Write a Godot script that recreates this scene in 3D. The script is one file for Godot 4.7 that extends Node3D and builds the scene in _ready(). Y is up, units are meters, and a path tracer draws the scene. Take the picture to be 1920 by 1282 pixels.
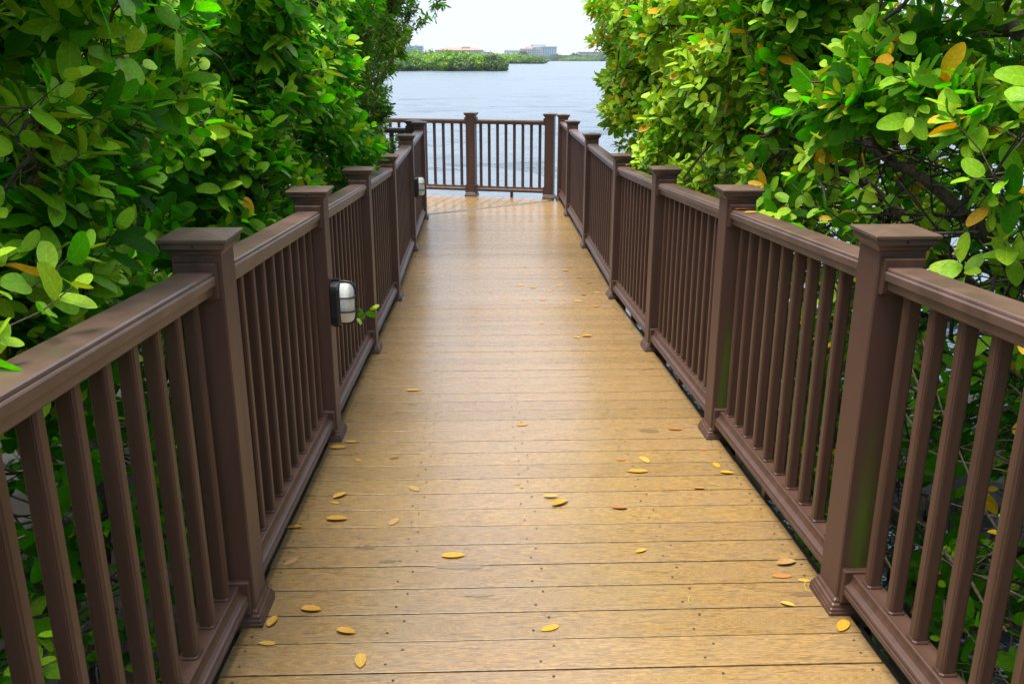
extends Node3D
# Boardwalk through mangroves to a bay. x right, y up, walkway runs towards -z; "d" below is the distance along the walkway (z = -d).

const SLOPE := 0.0612          # the ramp falls 6 %
const RAMP_END := 6.745        # then the walkway is level
const WATER_Y := -1.35
const PITCH := 0.1433          # board to board
const EYE := Vector3(-0.1833, 1.4163, 0.0)
const HALF_DECK := 0.88
const RAIL_X := 0.9047         # centre line of the posts
const LEFT_POSTS := [-2.2, -0.72, 0.785, 2.285, 3.785, 5.323, 6.919, 8.832, 10.672]
const RIGHT_POSTS := [-2.2, -0.72, 0.79, 2.288, 3.752, 5.310, 6.931, 8.920, 10.838, 12.10]
const ALONG := Vector3(0.963, 0, 0.2695)      # along the far railing, to the right
const OUT := Vector3(0.2695, 0, -0.963)       # out over the water
const FAR_POST := Vector3(-0.32, 0, -12.54)
const CORNER_POST := Vector3(0.745, 0, -12.262)
const BRANCH_POST := Vector3(-0.99, 0, -10.905)
const STRIP_A := Vector3(-0.9, 0, -10.93)
const STRIP_B := Vector3(0.72, 0, -12.03)

var rng := RandomNumberGenerator.new()
var M := {}
var names := {}
var shared := {}
var leaf_meshes := {}          # kind -> palette -> mesh
var bump_noise := FastNoiseLite.new()

func deck_y(d: float) -> float:
	return -SLOPE * minf(d, RAMP_END)

# ------------------------------------------------------------------ mesh building

class MB:
	var v := PackedVector3Array()
	var n := PackedVector3Array()
	var uv := PackedVector2Array()
	var c := PackedColorArray()
	var colored := false
	var tint := Color.WHITE

	func tri(a: Vector3, b: Vector3, d: Vector3, na: Vector3, nb: Vector3, nd: Vector3, ua := Vector2.ZERO, ub := Vector2.ZERO, ud := Vector2.ZERO) -> void:
		if (b - a).cross(d - a).dot(na + nb + nd) > 0.0:
			v.append(a); v.append(d); v.append(b)
			n.append(na); n.append(nd); n.append(nb)
			uv.append(ua); uv.append(ud); uv.append(ub)
		else:
			v.append(a); v.append(b); v.append(d)
			n.append(na); n.append(nb); n.append(nd)
			uv.append(ua); uv.append(ub); uv.append(ud)
		if colored:
			for i in 3: c.append(tint)

	func quad(a: Vector3, b: Vector3, d: Vector3, e: Vector3, nn: Vector3, ua := Vector2.ZERO, ub := Vector2(1, 0), ud := Vector2(1, 1), ue := Vector2(0, 1)) -> void:
		tri(a, b, d, nn, nn, nn, ua, ub, ud)
		tri(a, d, e, nn, nn, nn, ua, ud, ue)

	func box(at: Vector3, size: Vector3, basis := Basis.IDENTITY) -> void:
		var h := size * 0.5
		for ax in 3:
			for s in [-1.0, 1.0]:
				var nn := Vector3.ZERO
				nn[ax] = s
				var p := Vector3.ZERO
				p[ax] = h[ax] * s
				var u := Vector3.ZERO
				u[(ax + 1) % 3] = h[(ax + 1) % 3]
				var w := Vector3.ZERO
				w[(ax + 2) % 3] = h[(ax + 2) % 3]
				quad(at + basis * (p - u - w), at + basis * (p + u - w), at + basis * (p + u + w), at + basis * (p - u + w), basis * nn)

	# a closed profile (x across, y up) pushed from p to q; both ends closed
	func sweep(profile: PackedVector2Array, p: Vector3, q: Vector3, across: Vector3, up := Vector3.UP) -> void:
		var k := profile.size()
		var mid := Vector2.ZERO
		for w in profile: mid += w / k
		var long := (q - p).length()
		var run := 0.0
		for i in k:
			var a := profile[i]
			var b := profile[(i + 1) % k]
			var e := b - a
			if e.length() < 1e-6: continue
			var nn2 := Vector2(e.y, -e.x).normalized()
			# outward: the profile is given anticlockwise
			var nn := (across * nn2.x + up * nn2.y).normalized()
			var step := e.length()
			quad(p + across * a.x + up * a.y, q + across * a.x + up * a.y, q + across * b.x + up * b.y, p + across * b.x + up * b.y, nn, Vector2(0, run), Vector2(long, run), Vector2(long, run + step), Vector2(0, run + step))
			run += step
		var t := Geometry2D.triangulate_polygon(profile)
		var back := (p - q).normalized()
		for i in range(0, t.size(), 3):
			var f := [profile[t[i]], profile[t[i + 1]], profile[t[i + 2]]]
			tri(p + across * f[0].x + up * f[0].y, p + across * f[1].x + up * f[1].y, p + across * f[2].x + up * f[2].y, back, back, back, f[0], f[1], f[2])
			tri(q + across * f[0].x + up * f[0].y, q + across * f[1].x + up * f[1].y, q + across * f[2].x + up * f[2].y, -back, -back, -back, f[0], f[1], f[2])

	# rings given as arrays of points, all of one length; flat faces between them
	func loft(rings: Array, smooth_center := false) -> void:
		for r in rings.size() - 1:
			var A: PackedVector3Array = rings[r]
			var B: PackedVector3Array = rings[r + 1]
			var ca := Vector3.ZERO
			for p in A: ca += p / A.size()
			var cb := Vector3.ZERO
			for p in B: cb += p / B.size()
			var k := A.size()
			for i in k:
				var j := (i + 1) % k
				var nn := (A[j] - A[i]).cross(B[i] - A[i])
				if nn.length() < 1e-12: nn = (B[j] - B[i]).cross(B[i] - A[i])
				if nn.length() < 1e-12: continue
				nn = nn.normalized()
				if nn.dot((A[i] + A[j] + B[i] + B[j]) * 0.25 - (ca + cb) * 0.5) < 0.0: nn = -nn
				if absf(nn.y) > 0.98 and (ca - cb).length() < 0.003: nn = Vector3(0, 1 if nn.y > 0 else -1, 0)
				quad(A[i], A[j], B[j], B[i], nn)

	# a tube with smooth sides through points with radii
	func tube(pts: PackedVector3Array, rad: PackedFloat32Array, sides := 6, closed := false) -> void:
		var k := pts.size()
		var rings := []
		var u := Vector3.ZERO
		for i in k:
			var t: Vector3
			if closed: t = pts[(i + 1) % k] - pts[(i + k - 1) % k]
			else: t = pts[mini(i + 1, k - 1)] - pts[maxi(i - 1, 0)]
			t = t.normalized()
			if u == Vector3.ZERO: u = t.cross(Vector3.UP if absf(t.y) < 0.9 else Vector3.RIGHT).normalized()
			u = (u - t * u.dot(t)).normalized()
			var w := t.cross(u)
			var ring := []
			for s in sides:
				var a := TAU * s / sides
				ring.append(u * cos(a) + w * sin(a))
			rings.append(ring)
		var run := 0.0
		var last := k if closed else k - 1
		for i in last:
			var i2 := (i + 1) % k
			var step := (pts[i2] - pts[i]).length()
			for s in sides:
				var s2 := (s + 1) % sides
				var a: Vector3 = rings[i][s]
				var b: Vector3 = rings[i][s2]
				var d: Vector3 = rings[i2][s2]
				var e: Vector3 = rings[i2][s]
				var u0 := Vector2(float(s) / sides, run)
				var u1 := Vector2(float(s + 1) / sides, run)
				var u2 := Vector2(float(s + 1) / sides, run + step)
				var u3 := Vector2(float(s) / sides, run + step)
				tri(pts[i] + a * rad[i], pts[i] + b * rad[i], pts[i2] + d * rad[i2], a, b, d, u0, u1, u2)
				tri(pts[i] + a * rad[i], pts[i2] + d * rad[i2], pts[i2] + e * rad[i2], a, d, e, u0, u2, u3)
			run += step

	func mesh(material: Material) -> ArrayMesh:
		var a := []
		a.resize(Mesh.ARRAY_MAX)
		a[Mesh.ARRAY_VERTEX] = v
		a[Mesh.ARRAY_NORMAL] = n
		a[Mesh.ARRAY_TEX_UV] = uv
		if colored: a[Mesh.ARRAY_COLOR] = c
		var m := ArrayMesh.new()
		m.add_surface_from_arrays(Mesh.PRIMITIVE_TRIANGLES, a)
		m.surface_set_material(0, material)
		return m

func numbered(called: String) -> String:
	var k: int = names.get(called, 0)
	names[called] = k + 1
	return called if k == 0 else "%s_%03d" % [called, k]

func put(called: String, mesh: Mesh, parent: Node3D, at := Transform3D.IDENTITY) -> MeshInstance3D:
	var o := MeshInstance3D.new()
	o.mesh = mesh
	o.transform = at
	o.name = numbered(called) if parent == self else called
	parent.add_child(o, true)
	return o

func thing(called: String, label: String, category: String, group := "", at := Transform3D.IDENTITY) -> Node3D:
	var o := Node3D.new()
	o.name = numbered(called)
	o.transform = at
	add_child(o, true)
	tag(o, label, category, group)
	return o

func tag(o: Node3D, label: String, category: String, group := "") -> void:
	o.set_meta("label", label)
	o.set_meta("category", category)
	if group: o.set_meta("group", group)

func struct(o: Node3D, label: String, category := "") -> void:
	o.set_meta("kind", "structure")
	o.set_meta("label", label)
	if category: o.set_meta("category", category)

func lin(r: float, g: float, b: float) -> Color:
	return Color(r, g, b).linear_to_srgb()

func std(color: Color, rough := 0.6) -> StandardMaterial3D:
	var m := StandardMaterial3D.new()
	m.albedo_color = color
	m.roughness = rough
	return m

func noise_of(seed_: int, freq: float, octaves := 4) -> FastNoiseLite:
	var f := FastNoiseLite.new()
	f.seed = seed_
	f.noise_type = FastNoiseLite.TYPE_SIMPLEX_SMOOTH
	f.frequency = freq
	f.fractal_octaves = octaves
	return f

func tex(img: Image) -> ImageTexture:
	return ImageTexture.create_from_image(img)

# ------------------------------------------------------------------ materials

func board_material(k: int) -> StandardMaterial3D:
	# composite decking: tan, with fine embossed streaks and a few cathedral figures
	var w := 1280
	var h := 96
	var img := Image.create(w, h, false, Image.FORMAT_RGB8)
	var hgt := Image.create(w, h, false, Image.FORMAT_RGB8)
	var r := RandomNumberGenerator.new()
	r.seed = 900 + k
	var fine := noise_of(10 + k, 1.0, 2)
	var mid := noise_of(40 + k, 1.0, 3)
	var blot := noise_of(70 + k, 1.0, 3)
	var figs := []
	var x := r.randf_range(0.0, 260.0)
	while x < w:
		figs.append([x, r.randf_range(18, 78), r.randf_range(70, 150), r.randf_range(7, 15), r.randf_range(3.5, 6.0)])
		x += r.randf_range(230, 520)
	var light := Color(0.345, 0.214, 0.080)
	var dark := Color(0.095, 0.066, 0.042)
	var grey := Color(0.235, 0.180, 0.118)
	for j in h:
		for i in w:
			var wob := mid.get_noise_2d(i * 0.012, j * 0.05) * 3.0
			var s := fine.get_noise_2d(i * 0.009 + 50.0, (j + wob * 0.7) * 0.92)
			var s2 := fine.get_noise_2d(i * 0.025 - 90.0, j * 1.9 + 300.0)
			var g := clampf(0.40 + s * 1.2 + s2 * 0.7, 0.0, 1.0)
			var hh := 0.55 - 0.3 * g
			for f in figs:
				var dx: float = (i - f[0]) / f[2]
				if absf(dx) < 1.35:
					var dy: float = (j - f[1] + wob) / f[3]
					var far := absf(dy) + dx * dx * 0.55
					if far < 1.6:
						var jag := mid.get_noise_2d(i * 0.22, j * 0.4) * 0.35
						var ring := sin((absf(dx) * 1.25 + dy * dy * 0.55 + jag * 0.6) * TAU * f[4] * 0.62)
						var wgt := clampf((1.6 - far) * 1.6, 0.0, 1.0)
						var to := clampf(0.42 + ring * 0.42, 0.0, 1.0)
						g = lerpf(g, to, wgt * 0.95)
						hh = lerpf(hh, 0.5 - 0.35 * ring, wgt * 0.8)
			var b := clampf(0.5 + blot.get_noise_2d(i * 0.006, j * 0.016) * 1.1, 0.0, 1.0)
			var col := light.lerp(dark, g * 0.85).lerp(grey, b * 0.30)
			img.set_pixel(i, j, col.linear_to_srgb())
			hgt.set_pixel(i, j, Color(hh, hh, hh))
	var m := std(Color.WHITE, 0.26)
	var tone := 0.94 + 0.12 * r.randf()
	m.albedo_color = Color(tone, tone, tone * r.randf_range(0.95, 1.03)).clamp()
	m.albedo_texture = tex(img)
	m.heightmap_enabled = true
	m.heightmap_texture = tex(hgt)
	m.heightmap_scale = 0.04
	m.metallic_specular = 0.66
	return m

func mottled(base: Color, other: Color, size: int, seed_: int, freq: float, stretch := 1.0, bias := 0.5, gain := 1.1) -> ImageTexture:
	var f := noise_of(seed_, freq, 5)
	var img := Image.create(size, size, false, Image.FORMAT_RGB8)
	for j in size:
		for i in size:
			# tiled by walking two circles of a 4-D-like torus is not at hand in 2-D noise, so blend the borders
			var a := f.get_noise_2d(i, j * stretch)
			var b := f.get_noise_2d(i - size, j * stretch)
			var t := float(i) / size
			var q := lerpf(a, b, t * t * (3 - 2 * t))
			var a2 := f.get_noise_2d(i, (j - size) * stretch)
			var b2 := f.get_noise_2d(i - size, (j - size) * stretch)
			var q2 := lerpf(a2, b2, t * t * (3 - 2 * t))
			var u := float(j) / size
			var z := lerpf(q, q2, u * u * (3 - 2 * u))
			img.set_pixel(i, j, base.lerp(other, clampf(bias + z * gain, 0.0, 1.0)).linear_to_srgb())
	return tex(img)

func triplanar(m: StandardMaterial3D, scale: float) -> StandardMaterial3D:
	m.uv1_triplanar = true
	m.uv1_world_triplanar = true
	m.uv1_scale = Vector3(scale, scale, scale)
	return m

func make_materials() -> void:
	for k in 6: M["board%d" % k] = board_material(k)
	# brown composite railing, faintly streaked
	var rail := std(Color.WHITE, 0.46)
	rail.albedo_texture = mottled(Color(0.092, 0.046, 0.035), Color(0.057, 0.028, 0.021), 256, 5, 0.035, 0.06, 0.5, 1.7)
	rail.heightmap_enabled = true
	rail.heightmap_texture = mottled(Color(0.4, 0.4, 0.4), Color(0.6, 0.6, 0.6), 256, 6, 0.09, 0.05)
	rail.heightmap_scale = 0.02
	M.rail = triplanar(rail, 1.6)
	# rail tops carry grey weathering and grime
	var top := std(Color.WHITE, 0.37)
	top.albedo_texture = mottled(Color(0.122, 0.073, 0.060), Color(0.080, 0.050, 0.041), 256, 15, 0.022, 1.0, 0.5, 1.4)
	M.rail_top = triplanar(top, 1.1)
	M.cap = triplanar(std(Color.WHITE, 0.5), 1.3)
	M.cap.albedo_texture = mottled(Color(0.108, 0.066, 0.048), Color(0.078, 0.047, 0.036), 256, 25, 0.03, 1.0)
	var algae := std(Color.WHITE, 0.5)
	algae.vertex_color_use_as_albedo = true
	M.algae = algae
	M.beam = triplanar(std(Color.WHITE, 0.85), 1.5)
	M.beam.albedo_texture = mottled(Color(0.035, 0.027, 0.022), Color(0.016, 0.013, 0.011), 128, 31, 0.05, 0.3)
	M.strip = std(lin(0.13, 0.118, 0.108), 0.85)
	M.damp = std(lin(0.26, 0.185, 0.105), 0.08)
	M.dirt = std(lin(0.17, 0.11, 0.055), 0.5)
	for k in ["damp", "dirt"]:
		M[k].transparency = BaseMaterial3D.TRANSPARENCY_ALPHA_HASH
		M[k].albedo_color.a = 0.6
	M.screw = std(lin(0.02, 0.014, 0.010), 0.6)
	M.black = std(lin(0.012, 0.013, 0.016), 0.35)
	M.diffuser = std(lin(0.84, 0.86, 0.84), 0.7)
	M.diffuser.backlight_enabled = true
	M.diffuser.backlight = Color(0.5, 0.5, 0.5)
	var ribs := Image.create(4, 256, false, Image.FORMAT_RGB8)
	for j in 256:
		var q := 0.5 + 0.5 * sin(j * TAU / 8.0)
		for i in 4: ribs.set_pixel(i, j, Color(q, q, q))
	M.diffuser.heightmap_enabled = true
	M.diffuser.heightmap_texture = tex(ribs)
	M.diffuser.heightmap_scale = 0.05
	# bark
	var bark := std(Color.WHITE, 0.9)
	bark.albedo_texture = mottled(Color(0.105, 0.080, 0.062), Color(0.030, 0.022, 0.017), 256, 41, 0.05, 0.5, 0.55, 1.4)
	bark.heightmap_enabled = true
	bark.heightmap_texture = mottled(Color.BLACK, Color.WHITE, 256, 42, 0.09, 0.5)
	bark.heightmap_scale = 0.6
	M.bark = triplanar(bark, 3.0)
	M.twig = triplanar(std(Color.WHITE, 0.8), 5.0)
	M.twig.albedo_texture = mottled(Color(0.115, 0.078, 0.050), Color(0.048, 0.032, 0.022), 128, 43, 0.06, 1.0)
	# water: dark, smooth, rippled at two scales
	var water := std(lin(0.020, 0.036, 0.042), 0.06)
	water.metallic_specular = 0.5
	var nt := NoiseTexture2D.new()
	nt.width = 512
	nt.height = 512
	nt.seamless = true
	nt.as_normal_map = true
	nt.bump_strength = 6.0
	nt.noise = noise_of(61, 0.022, 4)
	water.normal_enabled = true
	water.normal_texture = nt
	water.normal_scale = 1.0
	M.water = triplanar(water, 0.16)
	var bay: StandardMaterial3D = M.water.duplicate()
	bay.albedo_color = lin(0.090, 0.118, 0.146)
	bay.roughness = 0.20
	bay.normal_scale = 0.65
	M.bay = bay
	M.mud = std(lin(0.018, 0.015, 0.011), 0.9)

# ------------------------------------------------------------------ the railings

var TOP_PROFILE := PackedVector2Array()
var BOTTOM_PROFILE := PackedVector2Array()

func mirrored(right: Array) -> PackedVector2Array:
	# right half from the top down; returned anticlockwise
	var p := PackedVector2Array()
	for i in range(right.size() - 1, -1, -1): p.append(right[i])
	for q in right: p.append(Vector2(-q.x, q.y))
	return p

func square_ring(half: float, y: float, chamfer := 0.0) -> PackedVector3Array:
	var p := PackedVector3Array()
	var c := chamfer
	for q in [Vector2(half, -half + c), Vector2(half, half - c), Vector2(half - c, half), Vector2(-half + c, half), Vector2(-half, half - c), Vector2(-half, -half + c), Vector2(-half + c, -half), Vector2(half - c, -half)]:
		p.append(Vector3(q.x, y, q.y))
	return p

func square_loft(levels: Array, material: Material, chamfer := 0.004) -> ArrayMesh:
	var mb := MB.new()
	var rings := []
	for l in levels: rings.append(square_ring(l[0], l[1], minf(chamfer, l[0] * 0.5)))
	mb.loft(rings)
	return mb.mesh(material)

func baluster_mesh() -> ArrayMesh:
	var mb := MB.new()
	var h := 0.0185
	var corner := [Vector2(h, h - 0.0075), Vector2(h - 0.0016, h - 0.0068), Vector2(h - 0.0016, h - 0.0045), Vector2(h - 0.0032, h - 0.0032), Vector2(h - 0.0045, h - 0.0016), Vector2(h - 0.0068, h - 0.0016), Vector2(h - 0.0075, h)]
	var prof := PackedVector2Array()
	for k in 4:
		for q in corner: prof.append(q.rotated(k * PI / 2))
	# the sweep wants across/up: a vertical bar is swept along y
	mb.sweep(prof, Vector3(0, 0.128, 0), Vector3(0, 0.995, 0), Vector3.RIGHT, Vector3.FORWARD)
	for y in [0.128, 0.972]:
		var rings := []
		for l in [[0.0195, y], [0.0225, y + 0.001], [0.0225, y + 0.016], [0.0205, y + 0.019], [0.0180, y + 0.019]]: rings.append(square_ring(l[0], l[1], 0.007))
		mb.loft(rings)
	return mb.mesh(M.rail)

func bracket_mesh(y0: float, y1: float) -> ArrayMesh:
	# a plate round the rail's end, standing off the post along +x
	var mb := MB.new()
	var hw := 0.0545
	var rings := []
	for l in [[0.060, 0.0], [0.079, 0.0], [0.083, 0.003]]:
		var q: float = l[1]
		rings.append(PackedVector3Array([Vector3(l[0], y0 + q, -hw + q), Vector3(l[0], y0 + q, hw - q), Vector3(l[0], y1 - q, hw - q), Vector3(l[0], y1 - q, -hw + q)]))
	mb.loft(rings)
	mb.quad(Vector3(0.083, y0 + 0.003, -hw + 0.003), Vector3(0.083, y0 + 0.003, hw - 0.003), Vector3(0.083, y1 - 0.003, hw - 0.003), Vector3(0.083, y1 - 0.003, -hw + 0.003), Vector3.RIGHT)
	return mb.mesh(M.rail)

func stained_post_mesh(seed_: int) -> ArrayMesh:
	# a post whose face towards us carries a green algae stain; colours are the surface's own
	var mb := MB.new()
	mb.colored = true
	var f := noise_of(seed_, 1.0, 3)
	var nx := 10
	var ny := 44
	var h := 0.0625
	var c := 0.004
	var base := Color(0.075, 0.037, 0.028)
	var green := Color(0.062, 0.115, 0.006)
	var paint := func(u: float, t: float) -> Color:
		var g := exp(-pow((u - 0.40) / 0.20, 2.0)) * smoothstep(0.66, 0.30, t) * smoothstep(-0.08, 0.12, t)
		g += 0.35 * smoothstep(0.45, 0.1, t) * exp(-pow((u - 0.75) / 0.3, 2.0))
		g *= 0.75 + 0.5 * f.get_noise_2d(u * 4.0, t * 3.0) + 0.25 * f.get_noise_2d(u * 25.0, t * 9.0)
		return base.lerp(green, clampf(g, 0.0, 0.92))
	for i in nx:
		for j in ny:
			var u0 := float(i) / nx
			var u1 := float(i + 1) / nx
			var t0 := float(j) / ny
			var t1 := float(j + 1) / ny
			var p := [Vector2(u0, t0), Vector2(u1, t0), Vector2(u1, t1), Vector2(u0, t1)]
			var w := []
			for q in p: w.append(Vector3(lerpf(-h + c, h - c, q.x), lerpf(-0.05, 1.092, q.y), h))
			for tr in [[0, 1, 2], [0, 2, 3]]:
				var order: Array = tr
				var before := mb.v.size()
				mb.tri(w[order[0]], w[order[1]], w[order[2]], Vector3.BACK, Vector3.BACK, Vector3.BACK)
				for k in 3:
					var at: Vector3 = mb.v[before + k]
					mb.c[before + k] = (paint as Callable).call((at.x + h - c) / (2 * (h - c)), (at.y + 0.05) / 1.142)
	mb.tint = base
	var lo := square_ring(h, -0.3, c)
	var hi := square_ring(h, 1.092, c)
	for i in 8:
		var j := (i + 1) % 8
		if lo[i].z > h - 1e-5 and lo[j].z > h - 1e-5: continue
		var mid := (lo[i] + lo[j]) * 0.5
		mb.quad(lo[i], lo[j], hi[j], hi[i], Vector3(mid.x, 0, mid.z).normalized())
	return mb.mesh(M.algae)

func make_shared() -> void:
	TOP_PROFILE = mirrored([Vector2(0.0405, 1.040), Vector2(0.0450, 1.0375), Vector2(0.0462, 1.0335), Vector2(0.0462, 1.0305), Vector2(0.0490, 1.0300), Vector2(0.0512, 1.0265), Vector2(0.0500, 1.0075), Vector2(0.0410, 1.0045), Vector2(0.0395, 0.9830), Vector2(0.0370, 0.9800)])
	BOTTOM_PROFILE = mirrored([Vector2(0.0260, 0.1385), Vector2(0.0290, 0.1365), Vector2(0.0300, 0.1220), Vector2(0.0345, 0.1120), Vector2(0.0420, 0.1065), Vector2(0.0480, 0.1040), Vector2(0.0505, 0.1000), Vector2(0.0495, 0.0955), Vector2(0.0475, 0.0935), Vector2(0.0475, 0.0905), Vector2(0.0505, 0.0890), Vector2(0.0505, 0.0750), Vector2(0.0470, 0.0700)])
	shared.baluster = baluster_mesh()
	var shaft := [[0.0625, -0.30], [0.0625, 1.092]]
	shared.shaft = square_loft(shaft, M.rail)
	shared.cap = square_loft([[0.0640, 1.0850], [0.0665, 1.0880], [0.0680, 1.0935], [0.0725, 1.0985], [0.0775, 1.1015], [0.0790, 1.1035], [0.0790, 1.1175], [0.0855, 1.1185], [0.0865, 1.1200], [0.0865, 1.1265], [0.0850, 1.1285], [0.0005, 1.1400]], M.cap, 0.0015)
	shared.base = square_loft([[0.0830, -0.004], [0.0835, 0.0140], [0.0810, 0.0170], [0.0805, 0.0240], [0.0770, 0.0280], [0.0755, 0.0360], [0.0705, 0.0400], [0.0690, 0.0480], [0.0645, 0.0530], [0.0630, 0.0560]], M.rail, 0.003)
	shared.bracket_top = bracket_mesh(0.974, 1.068)
	shared.bracket_low = bracket_mesh(0.047, 0.152)
	var mb := MB.new()
	mb.box(Vector3(0, 0.033, 0), Vector3(0.036, 0.076, 0.036))
	shared.foot = mb.mesh(M.rail)
	mb = MB.new()
	mb.box(Vector3(0, -1.0, 0), Vector3(0.10, 1.6, 0.10))
	shared.pile = mb.mesh(M.beam)
	mb = MB.new()
	mb.box(Vector3(0, 1.1105, 0.0792), Vector3(0.007, 0.006, 0.003))
	shared.set_screw = mb.mesh(M.screw)

func post(parent: Node3D, at: Vector3, yaw: float, arms: Array, stain := -1) -> Node3D:
	# arms: directions (world) in which rails leave the post
	var t := Transform3D(Basis(Vector3.UP, yaw), at)
	var p := put("post", shared.shaft if stain < 0 else stained_post_mesh(stain), parent, t)
	put("post_cap", shared.cap, p)
	put("base_trim", shared.base, p)
	put("set_screw", shared.set_screw, p)
	for a in arms:
		var dir: Vector3 = Basis(Vector3.UP, -yaw) * a
		var b := Basis(Vector3.UP, atan2(-dir.z, dir.x))
		put("rail_bracket", shared.bracket_top, p, Transform3D(b, Vector3.ZERO))
		put("rail_bracket", shared.bracket_low, p, Transform3D(b, Vector3.ZERO))
	return p

func section(parent: Node3D, a: Vector3, b: Vector3, count := -1) -> void:
	var flat := Vector3(b.x - a.x, 0, b.z - a.z)
	var dir := flat.normalized()
	var across := dir.cross(Vector3.UP).normalized()
	var long := flat.length()
	var off := 0.078
	var p := a.lerp(b, off / long)
	var q := b.lerp(a, off / long)
	var mb := MB.new()
	mb.sweep(TOP_PROFILE, p, q, across)
	put("top_rail", mb.mesh(M.rail_top), parent)
	mb = MB.new()
	mb.sweep(BOTTOM_PROFILE, p, q, across)
	put("bottom_rail", mb.mesh(M.rail), parent)
	var room := long - 0.125
	var k := count if count > 0 else int(round(room / 0.1285 - 0.25))
	var step := room / (k + 0.25)
	var yaw := atan2(-dir.z, dir.x)
	for i in k:
		var s := 0.0625 + step * (i + 0.625)
		put("baluster", shared.baluster, parent, Transform3D(Basis(Vector3.UP, yaw), a.lerp(b, s / long)))
	put("foot_block", shared.foot, parent, Transform3D(Basis(Vector3.UP, yaw), a.lerp(b, 0.52)))

func build_railings() -> void:
	var left := thing("railing", "brown composite railing on the left side of the boardwalk, carrying the two lamps", "railing")
	var right := thing("railing", "brown composite railing on the right side of the boardwalk, green algae on its near posts", "railing")
	for side in [-1, 1]:
		var posts: Array = LEFT_POSTS if side < 0 else RIGHT_POSTS
		var r := left if side < 0 else right
		for i in posts.size():
			var d: float = posts[i]
			var arms := []
			if i > 0: arms.append(Vector3.BACK)
			if i < posts.size() - 1: arms.append(Vector3.FORWARD)
			var here := Vector3(side * RAIL_X, deck_y(d), -d)
			var stain := -1
			if side > 0 and i == 3: stain = 301
			if side > 0 and i == 4: stain = 305
			post(r, here, 0.0, arms, stain)
			if i > 0: section(r, Vector3(side * RAIL_X, deck_y(posts[i - 1]), -posts[i - 1]), here)
	var y := deck_y(99.0)
	var yaw := atan2(-ALONG.z, ALONG.x)
	var far := thing("railing", "brown composite railing across the far end of the deck, facing the open water", "railing")
	var f := [CORNER_POST, FAR_POST]
	for k in 3: f.append(FAR_POST - ALONG * 1.84 * (k + 1))
	for i in f.size():
		var at: Vector3 = f[i] + Vector3(0, y + 0.0015, 0)
		var arms := []
		if i > 0: arms.append(ALONG)
		if i < f.size() - 1: arms.append(-ALONG)
		post(far, at, yaw, arms)
		if i > 0: section(far, at, f[i - 1] + Vector3(0, y + 0.0015, 0), 8 if i == 1 else -1)
	var branch := thing("railing", "short brown railing turning left at the boardwalk end, half hidden by the olive tree", "railing")
	var g := [BRANCH_POST]
	for k in 2: g.append(BRANCH_POST - ALONG * 1.84 * (k + 1))
	for i in g.size():
		var at: Vector3 = g[i] + Vector3(0, y + 0.0015, 0)
		var arms := []
		if i > 0: arms.append(ALONG)
		if i < g.size() - 1: arms.append(-ALONG)
		post(branch, at, yaw, arms)
		if i > 0: section(branch, at, g[i - 1] + Vector3(0, y + 0.0015, 0))

# ------------------------------------------------------------------ decks

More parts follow.
